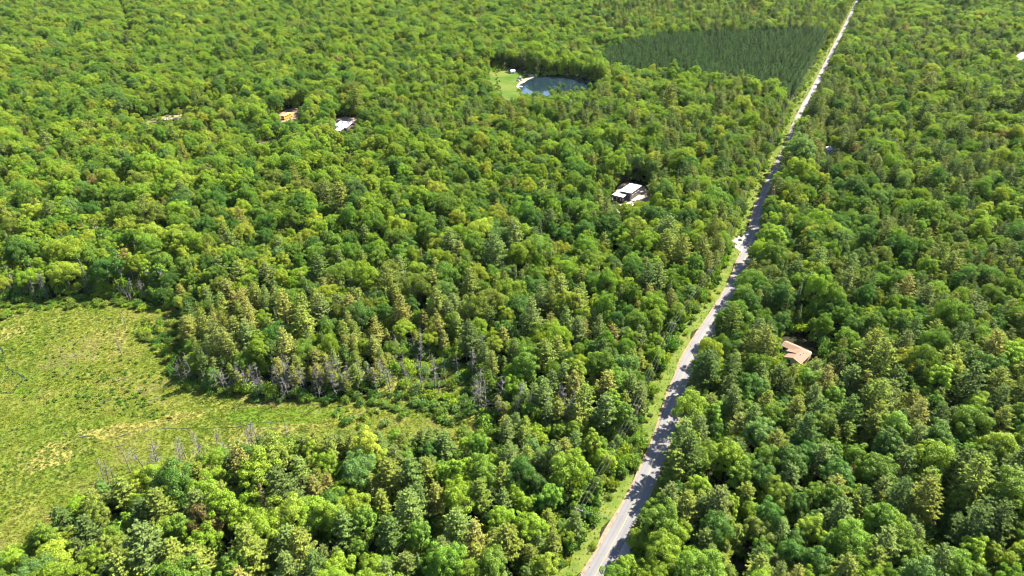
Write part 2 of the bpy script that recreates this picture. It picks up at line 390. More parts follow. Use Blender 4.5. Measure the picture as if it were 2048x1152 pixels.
# ------------------------------------------------------------------ where the ground must stay in view
MW, MH = 512, 300
seen = np.zeros((MH, MW), bool)
gx, gy = np.meshgrid((np.arange(MW) + .5) * 4, (np.arange(MH) + .5) * 4)
ROADSEEN = []
_T = np.gradient(ROAD, axis=0); _T /= np.hypot(_T[:, 0], _T[:, 1])[:, None]; _N = np.c_[_T[:, 1], -_T[:, 0]]
def road_px(off, i): return project(*(ROAD[i] + _N[i] * off), 0)[:2]
_L = [road_px(-5.5, i) for i in range(0, 520, 4)]; 
# how much of the right lane the trees leave open, by photo row
def right_open(py):
    return float(np.interp(py, [0, 40, 60, 190, 215, 240, 330, 345, 440, 460, 520, 560, 600, 660, 740, 800, 860, 900, 950, 1010, 1060, 1090, 1152],
                               [.2, .2, .8, .8, .2, -1.5, -1.5, -1.5, -1.2, .2, .3, -.3, .4, 1.0, .8, .6, 1.6, 2.4, 2.0, 1.2, 1.8, 2.6, 1.0]))
_R = [road_px(right_open(project(*ROAD[i], 0)[1]), i) for i in range(0, 520, 4)]
for poly in (MARSH_SEEN, _L + _R[::-1],
             [(990, 137), (1002, 134), (1040, 141), (1075, 149), (1165, 158), (1190, 168), (1165, 183), (1100, 190), (1085, 190), (1062, 188), (1040, 186), (1030, 196), (1008, 198), (994, 178), (984, 150)],
             [(1460, 484), (1498, 460), (1506, 470), (1490, 514), (1476, 500)],
             [(1226, 400), (1232, 380), (1255, 362), (1285, 368), (1296, 386), (1290, 402), (1262, 412), (1236, 410)],
             [(1560, 692), (1562, 676), (1590, 672), (1625, 690), (1626, 712), (1612, 730), (1590, 728), (1568, 718)],
             [(672, 250), (680, 236), (706, 240), (710, 250), (694, 263), (682, 262)],
             [(556, 230), (578, 217), (594, 220), (592, 236), (566, 246)], [(504, 284), (530, 277), (556, 274), (552, 283), (530, 287)],
             [(285, 249), (300, 240), (335, 232), (366, 229), (366, 237), (330, 243), (300, 250)],
             [(1648, 302), (1664, 302), (1664, 312), (1650, 312)], [(1684, 302), (1704, 302), (1704, 316), (1688, 316)],
             [(2034, 106), (2048, 104), (2048, 122), (2036, 120)], [(1240, 1088), (1258, 1082), (1262, 1108), (1244, 1112)],
             [(820, 722), (920, 722), (940, 790), (820, 790)],
             [(1557, 1086), (1565, 1086), (1565, 1100), (1557, 1100)]):
    seen |= inside(poly, gx, gy)
def clear_hit(px, py):
    i = int(py // 4); j = int(px // 4)
    return 0 <= i < MH and 0 <= j < MW and seen[i, j]
def crown_hits(x, y, H, R):
    for z0, z1, fr in ((.72, 1.0, .55), (.42, .74, .9)):
        xa, ya, _ = project(x - fr * R, y, z1 * H); xb, yb, _ = project(x + fr * R, y, z0 * H)
        i0, i1, j0, j1 = int(max(0, ya // 4)), int(min(MH, yb // 4 + 1)), int(max(0, xa // 4)), int(min(MW, xb // 4 + 1))
        if i1 > i0 and j1 > j0 and seen[i0:i1, j0:j1].any(): return True
    return False

# ------------------------------------------------------------------ plant prototypes
def rand_unit(n):
    v = rng.normal(size=(n, 3)); return v / np.linalg.norm(v, axis=1)[:, None]
def cards(P, N, size, aspect, along=None):
    """one small leaf spray (a bent four-cornered card) at each point P facing N"""
    n = len(P); N = N / np.linalg.norm(N, axis=1)[:, None]
    a = rand_unit(n) if along is None else along
    a = a - N * np.sum(a * N, axis=1)[:, None]; a /= np.maximum(np.linalg.norm(a, axis=1), 1e-6)[:, None]; b_ = np.cross(N, a)
    s = size[:, None]; w = s * aspect
    bend = N * (s * .18)
    V = np.stack([P - a * s * .5 - bend, P - b_ * w * .5 + bend * .4, P + a * s * .5 - bend, P + b_ * w * .5 + bend * .4], axis=1).reshape(-1, 3)
    return V, np.arange(4 * n).reshape(n, 4)
def join_np(parts):
    V, F, o = [], [], 0
    for v, f in parts: V.append(v); F.append(f + o); o += len(v)
    return np.vstack(V), np.vstack(F)

def broadleaf(R, H, cz, rz, nl, per, lobe=.33, lsz=.46, low=-.35, gap=1.0):
    """crown of leaf lobes spread over an ellipsoid, with the limbs that carry them"""
    g = PI * (3 - math.sqrt(5)); L = []; ph = [random.uniform(0, 6.28) for _ in range(4)]
    for i in range(nl):
        zz = 1 - (1 - low) * (i + .5) / nl; q = i * g + random.uniform(-.35, .35)
        rr = math.sqrt(max(0, 1 - zz * zz)); d = np.array([rr * math.cos(q), rr * math.sin(q), zz])
        k = random.uniform(.62, .98) * (1 + .16 * math.sin(2 * q + ph[0]) + .12 * math.sin(3 * q + ph[1] + 2 * zz) + .10 * math.sin(5 * q + ph[2] + 4 * zz))
        L.append((d, np.array([d[0] * R * k, d[1] * R * k, cz + d[2] * rz * k]), R * lobe * random.uniform(.72, 1.28) * gap))
    for i in range(max(3, nl // 5)):
        d = rand_unit(1)[0]; d[2] = abs(d[2]); L.append((d, np.array([d[0] * R * .4, d[1] * R * .4, cz + d[2] * rz * .55]), R * max(.3, lobe)))
    parts = []
    for d, c_, r in L:
        n = int(per * (r / (R * lobe)) ** 2)
        u = rand_unit(n * 2); ok = (u @ d > -.35) & (u[:, 2] > -.55); u = u[ok][:n]
        rad = r * rng.uniform(.72, 1.10, len(u))[:, None]
        P = c_ + u * rad * np.array([1, 1, .82])
        N = u * 1.0 + np.array([0, 0, .40]) + rng.normal(size=u.shape) * .44
        parts.append(cards(P, N, rng.uniform(.7, 1.35, len(u)) * lsz, rng.uniform(.6, .95, len(u))[:, None]))
    crown = join_np(parts)
    t_ = MB(); top = (random.uniform(-.3, .3), random.uniform(-.3, .3), cz + rz * .35)
    fork = (top[0] * .3, top[1] * .3, cz - rz * .55)
    t_.path([(0, 0, -.3), (0, 0, .5), fork, top], [H * .020 + .08, H * .014 + .05, H * .011 + .03, .05], 7)
    for d, c_, r in L[:: max(1, len(L) // 9)]:
        mid = (c_[0] * .45, c_[1] * .45, (fork[2] + c_[2]) * .5 + .3)
        t_.path([fork, mid, tuple(c_)], [.13, .09, .03], 4)
    return crown, t_
def pine(H, R, first, nw, seed, plume=.62, taper=1.0, up=.22, per=7, flat=.9):
    """whorls of level boughs that carry upswept needle plumes"""
    P, N, A, S = [], [], [], []
    t_ = MB(); lean = (random.uniform(-.3, .3), random.uniform(-.3, .3))
    t_.path([(0, 0, -.3), (lean[0] * .5, lean[1] * .5, H * .5), (lean[0], lean[1], H * .97)], [H * .016 + .06, H * .010 + .03, .02], 6)
    for w in range(nw):
        f = first + (1 - first) * (w + random.uniform(-.25, .25)) / nw; f = min(f, .985); z = f * H
        prof = ((1 - f) / (1 - first))
        prof = (min(1, prof * 1.5) ** .72) * taper * (.55 + .45 * min(1, (f - first) / .12 + .4))
        nb = random.choice((4, 5, 6, 6)) if prof > .25 else 4
        q0 = random.uniform(0, 6.28)
        for k in range(nb):
            q = q0 + 2 * PI * k / nb + random.uniform(-.4, .4); Lb = R * prof * random.uniform(.62, 1.15) + .25
            e = up + random.uniform(-.12, .16) + .5 * max(0, f - .8) / .2
            d = np.array([math.cos(q) * math.cos(e), math.sin(q) * math.cos(e), math.sin(e)]); side = np.array([-math.sin(q), math.cos(q), 0])
            b0 = np.array([lean[0] * f, lean[1] * f, z]); 
            if Lb > 1.0 and w % 2 == 0: t_.tube(b0, b0 + d * Lb * .8, .05, .015, 3)
            nt_ = max(3, int(Lb * 3.6))
            for j in range(nt_):
                u = (j + random.random()) / nt_; u = .22 + .78 * u
                spread = Lb * .26 * math.sin(min(1, u) * PI * .9 + .25)
                c_ = b0 + d * Lb * u + side * random.uniform(-1, 1) * spread + np.array([0, 0, .10 * u * u * Lb])
                for _ in range(per):
                    dirn = d * .8 + side * random.uniform(-.9, .9) + np.array([0, 0, random.uniform(.05, .85)])
                    dirn /= np.linalg.norm(dirn)
                    nn = np.array([0, 0, 1.0]) * flat + rand_unit(1)[0] * .6 + d * .15
                    P.append(c_ + dirn * plume * .35); A.append(dirn); N.append(nn); S.append(plume * random.uniform(.7, 1.3))
    P, N, A, S = map(np.array, (P, N, A, S))
    return cards(P, N, S, np.full((len(S), 1), .32), A), t_
def spruce(H, R, nw, plume=.5):
    P, N, A, S = [], [], [], []
    t_ = MB(); t_.path([(0, 0, -.3), (0, 0, H * .97)], [H * .014 + .05, .02], 6)
    for w in range(nw):
        f = .06 + .93 * w / nw; z = f * H; Lw = R * (1 - f) ** .85 + .12; nb = max(4, int(9 * Lw / R) + 3); q0 = random.uniform(0, 6)
        for k in range(nb):
            q = q0 + 2 * PI * k / nb + random.uniform(-.3, .3); Lb = Lw * random.uniform(.75, 1.15)
            d = np.array([math.cos(q), math.sin(q), -.28]); side = np.array([-math.sin(q), math.cos(q), 0])
            for j in range(max(2, int(Lb * 3))):
                u = .3 + .7 * (j + random.random()) / max(2, int(Lb * 3))
                c_ = np.array([0, 0, z]) + d * Lb * u + side * random.uniform(-.3, .3) * Lb * u
                dirn = d + side * random.uniform(-.6, .6); dirn /= np.linalg.norm(dirn)
                P.append(c_); A.append(dirn); N.append(np.array([d[0] * .5, d[1] * .5, .9]) + rand_unit(1)[0] * .35); S.append(plume * random.uniform(.8, 1.3))
    P, N, A, S = map(np.array, (P, N, A, S))
    return cards(P, N, S, np.full((len(S), 1), .5), A), t_
def snag(H, nb, seed, broken=False):
    t_ = MB(); b_ = MB(); lx, ly = random.uniform(-.06, .06) * H, random.uniform(-.06, .06) * H
    def at(f): return (lx * f * f, ly * f * f, H * f)
    r0 = H * .011 + .06
    t_.path([(0, 0, -.3), at(.3), at(.65), at(1.0)], [r0, r0 * .8, r0 * .5, .07 if broken else .025], 6)
    for k in range(nb):
        f = random.uniform(.28, .97); q = random.uniform(0, 6.28); L = (1.08 - f) * H * .24 * random.uniform(.4, 1.2) + .35
        e = random.uniform(-.35, .35); p0 = Vector(at(f)); d = Vector((math.cos(q) * math.cos(e), math.sin(q) * math.cos(e), math.sin(e)))
        p1 = p0 + d * L * .6 + Vector((0, 0, random.uniform(-.1, .12) * L)); p2 = p0 + d * L + Vector((0, 0, random.uniform(-.05, .35) * L))
        b_.path([p0, p1, p2], [.055, .04, .015], 3)
        for _ in range(3):
            u = random.uniform(.35, .95); p = p0.lerp(p2, u); q2 = q + random.choice((-1, 1)) * random.uniform(.4, 1.0)
            b_.tube(p, p + Vector((math.cos(q2), math.sin(q2), random.uniform(-.3, .5))) * L * .35, .028, .01, 3)
    return b_, t_
def shrub(R, H, nl, per, lsz=.3):
    parts = []; t_ = MB()
    for i in range(nl):
        q = random.uniform(0, 6.28); rr = R * math.sqrt(random.random()) * .75
        c_ = np.array([rr * math.cos(q), rr * math.sin(q), H * random.uniform(.38, .72) * (1 - .4 * rr / R)]); r = R * random.uniform(.3, .5)
        u = rand_unit(per); u = u[u[:, 2] > -.5]
        P = c_ + u * r * rng.uniform(.65, 1.1, len(u))[:, None] * np.array([1, 1, .85]); P[:, 2] = np.maximum(P[:, 2], .05)
        parts.append(cards(P, u + np.array([0, 0, .3]) + rng.normal(size=u.shape) * .5, rng.uniform(.7, 1.3, len(u)) * lsz, np.full((len(u), 1), .65)))
        t_.path([(0, 0, -.1), (c_[0] * .5, c_[1] * .5, c_[2] * .5), tuple(c_)], [.05, .035, .012], 3)
    return join_np(parts), t_
def tuft(n, h, r):
    a = rng.uniform(0, 6.283, n); d = np.c_[np.cos(a), np.sin(a), rng.uniform(.3, 1.8, n)]; d /= np.linalg.norm(d, axis=1)[:, None]
    P = np.c_[np.cos(a) * r * rng.random(n), np.sin(a) * r * rng.random(n), np.full(n, h * .42)] + d * h * .1
    N = np.c_[np.cos(a + 1.6), np.sin(a + 1.6), rng.uniform(0, .6, n)]
    return cards(P, N, rng.uniform(.7, 1.2, n) * h, np.full((n, 1), .2), d)

PROTO = {}                    # kind -> list of dict(crown mesh, trunk mesh, joined mesh, H, R)
def proto(kind, crown, trunk, lm, bm, H, R):
    cm = mesh_np(kind + '_crown', crown[0], crown[1], [lm]); tm = trunk.mesh(kind + '_trunk', bm)
    tv = np.array(trunk.v); V = np.vstack([crown[0], tv]); nq = len(crown[1])
    F = [tuple(f) for f in crown[1]] + [tuple(i + len(crown[0]) for i in f) for f in trunk.f]
    jm = mesh_np(kind, V, F, [lm, bm], [0] * nq + [1] * len(trunk.f))
    PROTO.setdefault(kind, []).append(dict(crown=cm, trunk=tm, joined=jm, H=H, R=R))
for (R, H, cz, rz, nl, per, lobe) in ((4.8, 16, 10.8, 5.2, 62, 120, .225), (4.3, 17, 11.2, 5.8, 56, 124, .23), (5.2, 15, 10.2, 4.6, 70, 112, .20), (3.9, 15, 9.8, 5.2, 46, 128, .245),
                                      (4.6, 16, 10.6, 5.2, 50, 138, .25), (4.1, 14, 9.2, 4.8, 44, 138, .25), (5.0, 17, 11.6, 5.4, 76, 106, .19), (3.6, 16, 10.4, 5.6, 46, 122, .235), (4.4, 15, 9.6, 5.4, 38, 130, .26), (5.4, 16, 11.0, 4.4, 58, 110, .21), (3.4, 17, 10.8, 6.0, 40, 120, .25), (4.7, 17, 11.4, 5.6, 34, 150, .27)):
    c_, t_ = broadleaf(R, H, cz, rz, nl, int(per * 1.35), lobe, .29, -.6); proto('broadleaf_tree', c_, t_, M['leaf'], M['bark'], H, R * 1.05)
for (H, R, first, nw, pl) in ((18, 3.9, .22, 19, .68), (16.5, 3.5, .18, 18, .66), (19, 4.2, .26, 18, .72), (15, 3.2, .14, 17, .64), (17, 4.4, .28, 16, .72), (16, 3.7, .2, 17, .68)):
    c_, t_ = pine(H, R, first, nw, 1, pl); proto('pine_tree', c_, t_, M['needle'], M['pine_bark'], H, R)
for (H, R, nw) in ((14, 2.0, 24), (12, 1.8, 22), (15, 2.3, 25)):
    c_, t_ = spruce(H, R, nw); proto('spruce_tree', c_, t_, M['needle'], M['bark'], H, R)
for (R, H, cz, rz, nl) in ((2.4, 14, 9.0, 4.8, 20), (2.1, 13, 8.6, 4.2, 17), (2.7, 15, 9.6, 5.2, 22)):
    c_, t_ = broadleaf(R, H, cz, rz, nl, 80, .30, .36, -.75, .85); proto('birch_tree', c_, t_, M['leaf'], M['birch_bark'], H, R)
for (H, R, first, nw) in ((12, 2.1, .12, 11), (13, 2.2, .14, 12), (11.5, 2.0, .1, 11)):
    c_, t_ = pine(H, R, first, nw, 1, .7, 1.0, .3, 4, .9); proto('plantation_pine', c_, t_, M['needle'], M['bark'], H, R)
for (R, H, nl) in ((1.5, 2.2, 9), (1.2, 1.6, 7), (1.9, 3.2, 12), (1.0, 1.1, 6)):
    c_, t_ = shrub(R, H, nl, 55, .34); proto('shrub', c_, t_, M['leaf'], M['bark'], H, R)
for k in range(6):
    Hs = (13, 11, 15, 9, 12, 8)[k]; b_, t_ = snag(Hs, (30, 24, 34, 18, 30, 8)[k], k, k in (3, 5))
    PROTO.setdefault('dead_tree', []).append(dict(crown=b_.mesh('branches', M['dead_wood']), trunk=t_.mesh('dead_trunk', M['dead_wood']), H=Hs, R=Hs * .16))
for k in range(3):
    v_, f_ = tuft(26, (.36, .28, .46)[k], (.34, .28, .42)[k])
    PROTO.setdefault('tuft', []).append(dict(joined=mesh_np('tuft', v_, f_, [M['grass']]), H=.7, R=.4))

# ------------------------------------------------------------------ colours of the leaves
BROAD = dict(lime=(.174, .260, .020), yellow=(.228, .285, .026), mid=(.115, .200, .020), deep=(.064, .140, .020), bluish=(.112, .194, .042), olive=(.142, .188, .027), rust=(.195, .165, .048))
PINEC = dict(olive=(.155, .192, .032), grey=(.122, .168, .040), dark=(.076, .118, .026), tan=(.192, .198, .044))
def jit(c_, a=.12):
    k = 1 + random.uniform(-a, a); return tuple(max(.004, v * k * (1 + random.uniform(-.07, .07))) for v in c_)
def pick(w):
    r = random.random() * sum(w.values())
    for k, v in w.items():
        r -= v
        if r <= 0: return k
    return k

# pine share over the photo: blobs (cx, cy, rx, ry, share)
PINES = [(560, 690, 260, 110, .85), (780, 620, 180, 90, .6), (1080, 760, 260, 110, .52), (560, 1000, 560, 150, .55), (1000, 980, 300, 150, .5), (1480, 900, 220, 260, .5), (1800, 850, 280, 260, .55),
         (1500, 620, 100, 120, .35), (1850, 560, 250, 130, .5), (1640, 240, 90, 80, .75), (1850, 250, 240, 130, .5), (1800, 120, 250, 80, .42), (1420, 230, 170, 70, .45), (1350, 420, 150, 90, .38),
         (1500, 330, 70, 110, .45), (1230, 230, 140, 40, .45), (900, 220, 150, 40, .42), (1450, 30, 250, 35, .6), (1000, 520, 130, 60, .25), (1250, 600, 150, 80, .25), (1330, 30, 150, 30, .5), (700, 620, 120, 60, .5)]
def pine_share(px, py):
    s_ = .05
    for cx, cy_, rx, ry, v in PINES:
        d = ((px - cx) / rx) ** 2 + ((py - cy_) / ry) ** 2
        if d < 1.6: s_ = max(s_, v * (.85 if cy_ > 500 or v > .7 else .68) * min(1, (1.6 - d) / .7))
    return s_
PLANT_PX = [(1196, 104), (1245, 84), (1320, 66), (1500, 58), (1660, 52), (1650, 88), (1634, 130), (1606, 190), (1540, 166), (1470, 150), (1390, 134), (1300, 126), (1215, 124)]

# ------------------------------------------------------------------ scatter of the trees over the ground
cell = 3.0
grid = {}
def far_enough(x, y, r):
    i, j = int(x // cell), int(y // cell); n = int(r * 1.3 // cell) + 2
    for a in range(i - n, i + n + 1):
        for b_ in range(j - n, j + n + 1):
            for (qx, qy, qr) in grid.get((a, b_), ()):
                d = (r + qr) * .5
                if (qx - x) ** 2 + (qy - y) ** 2 < d * d: return False
    return True
def put(x, y, r): grid.setdefault((int(x // cell), int(y // cell)), []).append((x, y, r))

Y0, Y1 = 82.0, 1230.0
pts = []
N_TRY = 270000
# darts spread evenly over the wedge that the camera can see, with a margin either side
yy = np.sqrt(rng.uniform(Y0 * Y0, Y1 * Y1, N_TRY)); hw = (yy * CP + H_CAM * SP) * .75 * 1.12 + 14
xx = rng.uniform(-1, 1, N_TRY) * hw
off, _ri = road_offset(xx, yy)
bad = np.zeros(N_TRY, bool)
for k in ('marsh', 'lawn', 'pond', 'bus', 'white', 'tan', 'metal', 'edge'): bad |= inside(G[k], xx, yy)
bad |= (off > -9.0 + 2.5 * np.clip((yy - 350) / 200, 0, 1)) & (off < 4.6)
for qx, qy, qr in ((103, 195, 9.5), (98, 197, 7), (-157, 492, 13), (-160, 484, 10), (197.6, 411, 7), (207.5, 406, 6), (66.6, 113, 2.0)): bad |= np.hypot(xx - qx, yy - qy) < qr
PLANT = gpoly([(a, b + (20 if k < 6 else 34)) for k, (a, b) in enumerate(PLANT_PX)])
in_plant = inside(PLANT, xx, yy)
bad |= inside(gpoly([(494, 290), (506, 280), (530, 274), (560, 270), (584, 268), (590, 274), (560, 284), (530, 291), (505, 295)]), xx, yy)
d_tr = np.full(N_TRY, 1e9)
for q in TRAIL[::2]: d_tr = np.minimum(d_tr, np.hypot(xx - q[0], yy - q[1]))
bad |= d_tr < 4.5
for q in TRAIL[:75:2]: bad |= np.hypot(xx - q[0] - 6, yy - q[1] - 4) < 9.5
# old boundary line through the woods at the upper left
for (ax, ay), (bx, by) in (((240, -10), (262, 62)), ((262, 62), (240, 105))):
    A_, B_ = np.array(ground(ax, ay + 12)[:2]), np.array(ground(bx, by + 12)[:2]); AB = B_ - A_
    tt = np.clip(((xx - A_[0]) * AB[0] + (yy - A_[1]) * AB[1]) / (AB @ AB), 0, 1)
    bad |= np.hypot(xx - A_[0] - tt * AB[0], yy - A_[1] - tt * AB[1]) < 4.2 + 2 * (vnoise(xx, yy, 9, 77) - .5)
nz1, nz2, nz3 = vnoise(xx, yy, 38, 5), vnoise(xx, yy, 16, 6), vnoise(xx, yy, 90, 8)
TREES = []          # (kind, proto index, x, y, rz, scale, tint name, tint, crown px, crown py, depth)
SHRUBS = []
def add_tree(kind, x, y, sc, tn, tint, pi=None, rz=None):
    P_ = PROTO[kind]; pi = random.randrange(len(P_)) if pi is None else pi
    rz = random.uniform(0, 6.28) if rz is None else rz
    px, py, zc = project(x, y, P_[pi]['H'] * sc * .7)
    TREES.append([kind, pi, x, y, rz, sc, tn, tint, px, py, zc, 1.0])
for i in np.nonzero(~bad & ~in_plant)[0]:
    x, y = float(xx[i]), float(yy[i])
    px, py, zc = project(x, y, 11.0)
    far = min(1, max(0, (y - 300) / 500))
    ps = pine_share(px, py) * (.35 + 1.3 * nz2[i])
    u = random.random()
    west = off[i] < 0
    marsh_edge = px < 330 and 440 < py < 620 and west
    if marsh_edge and u < .30: kind = 'birch_tree'
    elif u < ps: kind = 'pine_tree'
    elif random.random() < (.05 + (.10 if px > 1600 and py < 480 else 0) + (.05 if py < 240 and px < 300 else 0)): kind = 'spruce_tree'
    else: kind = 'broadleaf_tree'
    P_ = PROTO[kind]; pi = random.randrange(len(P_))
    sc = {'broadleaf_tree': random.triangular(.55, 1.22, .95) * (.97 + .16 * far), 'pine_tree': random.uniform(.76, 1.16) * (1 + .25 * far), 'spruce_tree': random.uniform(.7, 1.1), 'birch_tree': random.uniform(.7, 1.05)}[kind]
    sc *= .80 + .40 * nz1[i]
    if i % 3 == 2: sc *= .64
    dm = dist_poly(G['marsh'], x, y) if (px < 1080 and 540 < py < 1010) else 99
    if dm < 16 and py < 830 and random.random() < .8: sc *= .45 + .5 * dm / 16
    if -15 < off[i] < 0: sc *= .68
    if 820 < px < 1250 and 830 < py < 930: sc *= .7        # younger growth behind the marsh tongue
    if any(math.hypot(x - q[0] - 10, y - q[1] - 6) < 17 for q in TRAIL[:75:12]) or math.hypot(x - 107, y - 198) < 17: sc *= .75
    R = P_[pi]['R'] * sc
    need = R * {'broadleaf_tree': 1.14, 'pine_tree': 1.10, 'spruce_tree': 1.5, 'birch_tree': 1.2}[kind]
    if 0 < off[i] < 3.8 + R * .40: continue
    if 0 < off[i] < 14: sc *= 1.12 if (py > 425 or py < 190) else 1.35
    if not far_enough(x, y, need): continue
    tries = 0
    while crown_hits(x, y, P_[pi]['H'] * sc, P_[pi]['R'] * sc) and tries < 7: sc *= .84; tries += 1
    if tries == 7:
        if random.random() < .8 and not crown_hits(x, y, 2.2, 1.4): SHRUBS.append((x, y, random.uniform(.6, 1.1), 'mid'))
        put(x, y, 2.0); continue
    put(x, y, need if tries < 3 else need * .6)
    if kind in ('broadleaf_tree', 'birch_tree'):
        a, b_ = nz2[i], nz3[i]
        w = dict(lime=.8 + 1.4 * (b_ > .5), yellow=.22 + .40 * (a > .62), mid=1.2, deep=.25 + .9 * (a < .33), bluish=.25, olive=.18, rust=.012)
        if 1040 < px < 1240 and 395 < py < 470: w = dict(deep=2, mid=1, lime=.4)
        if px > 1330 and py > 480: w['lime'] *= .55; w['mid'] *= 1.4; w['yellow'] *= .4; w['deep'] *= 1.5
        if px < 420 and py < 330: w['lime'] *= 1.2; w['yellow'] *= 1.3
        if py < 330: w['deep'] *= .6
        if px < 700 and 330 < py < 600: w['yellow'] *= 1.9; w['rust'] *= 2.5; w['olive'] *= 1.5
        tn = pick(w); tint = jit(BROAD[tn])
    elif kind == 'pine_tree':
        w = dict(olive=1, grey=1, dark=.35, tan=.25)
        if px < 900 and 560 < py < 800: w = dict(olive=1.4, tan=1.0, grey=.4, dark=.15)
        if px > 1350: w['dark'] = .8; w['tan'] = .1
        tn = pick(w); tint = jit(PINEC[tn])
    else:
        tn = 'dark'; tint = jit((.062, .092, .032))
        if random.random() < .12: tn = 'tan'; tint = jit((.13, .10, .055))
    add_tree(kind, x, y, sc, tn, tint, pi)
    TREES[-1][11] = (1 - .15 * far) * (1.22 if i % 3 == 2 else 1)

# a few trees that stand out in the photo, put where they stand
def at_crown(kind, px, py, tn, tint, sc, pi):
    h = PROTO[kind][pi]['H'] * sc * .7; x, y, _ = ground(px, py, h)
    add_tree(kind, x, y, sc, tn, tint, pi)
for a in (('broadleaf_tree', 412, 1040, 'rust', (.165, .135, .04), .95, 4), ('broadleaf_tree', 1500, 245, 'lime', BROAD['lime'], 1.1, 0), ('broadleaf_tree', 1715, 300, 'rust', (.20, .11, .05), .8, 5),
          ('broadleaf_tree', 548, 205, 'deep', BROAD['deep'], 1.15, 2), ('broadleaf_tree', 608, 235, 'mid', BROAD['mid'], .8, 3), ('broadleaf_tree', 530, 248, 'mid', BROAD['mid'], .8, 0), ('broadleaf_tree', 556, 252, 'bluish', BROAD['bluish'], .7, 1), ('spruce_tree', 583, 254, 'dark', (.09, .13, .04), .75, 1), ('broadleaf_tree', 1100, 176, 'bluish', BROAD['bluish'], .36, 3), ('broadleaf_tree', 1128, 172, 'mid', BROAD['mid'], .34, 1), ('broadleaf_tree', 1071, 152, 'bluish', BROAD['bluish'], .34, 5), ('broadleaf_tree', 1150, 180, 'mid', BROAD['mid'], .26, 5), ('broadleaf_tree', 1118, 168, 'bluish', BROAD['mid'], .38, 7), ('broadleaf_tree', 1180, 172, 'mid', BROAD['mid'], .5, 5)):
    at_crown(*a)

# plantation: dark conifers in straight rows that run with the road
PL = []
u_ = np.array(RD_T[430]); v_ = np.array([u_[1], -u_[0]]); c0 = PLANT.mean(axis=0)
for a in np.arange(-260, 260, 3.1):
    for b_ in np.arange(-220, 220, 3.5):
        q = c0 + u_ * (a + random.uniform(-.45, .45)) + v_ * (b_ + random.uniform(-.3, .3))
        PL.append(q)
PL = np.array(PL); ok = inside(PLANT, PL[:, 0], PL[:, 1]); PL = PL[ok]
ok = road_offset(PL[:, 0], PL[:, 1])[0] < -13.5; PL = PL[ok]; PL = PL[rng.random(len(PL)) < .95]

# ------------------------------------------------------------------ instanced stands ("stuff")
def stand(name, label, rows, protos):
    """rows: x, y, rz, (sx, sy, sz), tint, index -> ONE object of kind stuff"""
    if not len(rows): return
    c = bpy.data.collections.new(name + '_kinds')
    for i, me_ in enumerate(protos):
        c.objects.link(bpy.data.objects.new('%02d_%s' % (i, name), me_))
    me = bpy.data.meshes.new(name); n = len(rows); me.vertices.add(n)
    me.vertices.foreach_set('co', np.array([(r[0], r[1], r[6] if len(r) > 6 else 0.0) for r in rows], np.float32).ravel())
    def at(nm, ty, arr, key='vector'):
        a = me.attributes.new(nm, ty, 'POINT'); a.data.foreach_set(key, np.asarray(arr).ravel())
    at('rot', 'FLOAT_VECTOR', np.array([(0, 0, r[2]) for r in rows], np.float32))
    at('scl', 'FLOAT_VECTOR', np.array([r[3] for r in rows], np.float32))
    at('tint', 'FLOAT_VECTOR', np.array([r[4] for r in rows], np.float32))
    at('pick', 'INT', np.array([r[5] for r in rows], np.int32), 'value')
    o = bpy.data.objects.new(name, me); COL.objects.link(o); tag(o, label, None, None, 'stuff')
    ng = bpy.data.node_groups.new(name, 'GeometryNodeTree')
    ng.interface.new_socket('Geometry', in_out='INPUT', socket_type='NodeSocketGeometry'); ng.interface.new_socket('Geometry', in_out='OUTPUT', socket_type='NodeSocketGeometry')
    gi = ng.nodes.new('NodeGroupInput'); go = ng.nodes.new('NodeGroupOutput')
    ip = ng.nodes.new('GeometryNodeInstanceOnPoints'); ci = ng.nodes.new('GeometryNodeCollectionInfo')
    ci.inputs['Collection'].default_value = c; ci.inputs['Separate Children'].default_value = True; ci.inputs['Reset Children'].default_value = True
    ip.inputs['Pick Instance'].default_value = True
    def na(nm, ty):
        q = ng.nodes.new('GeometryNodeInputNamedAttribute'); q.data_type = ty; q.inputs['Name'].default_value = nm; return q.outputs['Attribute']
    ng.links.new(gi.outputs[0], ip.inputs['Points']); ng.links.new(ci.outputs[0], ip.inputs['Instance'])
    ng.links.new(na('pick', 'INT'), ip.inputs['Instance Index']); ng.links.new(na('rot', 'FLOAT_VECTOR'), ip.inputs['Rotation']); ng.links.new(na('scl', 'FLOAT_VECTOR'), ip.inputs['Scale'])
    ng.links.new(ip.outputs[0], go.inputs[0])
    md = o.modifiers.new('stand', 'NODES'); md.node_group = ng
    return o

# ------------------------------------------------------------------ single trees: the 300 of a kind that show largest
TAN_C = np.array(ground(1592, 702)[:2]); WHITE_C = np.array(ground(1256, 395)[:2])
def zone(x, y, px, py):
    o_ = float(road_offset(x, y)[0][0])
    if math.hypot(x - TAN_C[0], y - TAN_C[1]) < 24: return 'beside the tan-roofed house'
    if -16 < o_ < 0: return "on the road's left verge"
    if 0 < o_ < 11: return "by the road's right edge"
    dm = dist_poly(G['marsh'], x, y)
    if o_ < 0:
        if px < 330 and py < 640: return 'above the marsh' if dm > 10 else 'on the far marsh edge'
        if py > 830 and dm < 16 and px < 1000: return 'on the near marsh edge'
        if dm < 14: return 'on the far marsh edge'
        if py > 830: return ('in the bottom left woods' if px < 330 else 'in woods below the marsh' if px < 640 else 'in woods below marsh tongue' if px < 950 else 'between marsh tongue and road')
        if px < 820: return 'on the pine point'
        return ('above the boggy clearing' if px < 1020 else 'between boggy clearing and road')
    if py > 980: return ('near the lower right driveway' if px < 1600 else 'in the bottom right woods')
    if py > 800: return ('below the tan-roofed house' if px < 1720 else 'near the right photo edge')
    return 'above the tan-roofed house'
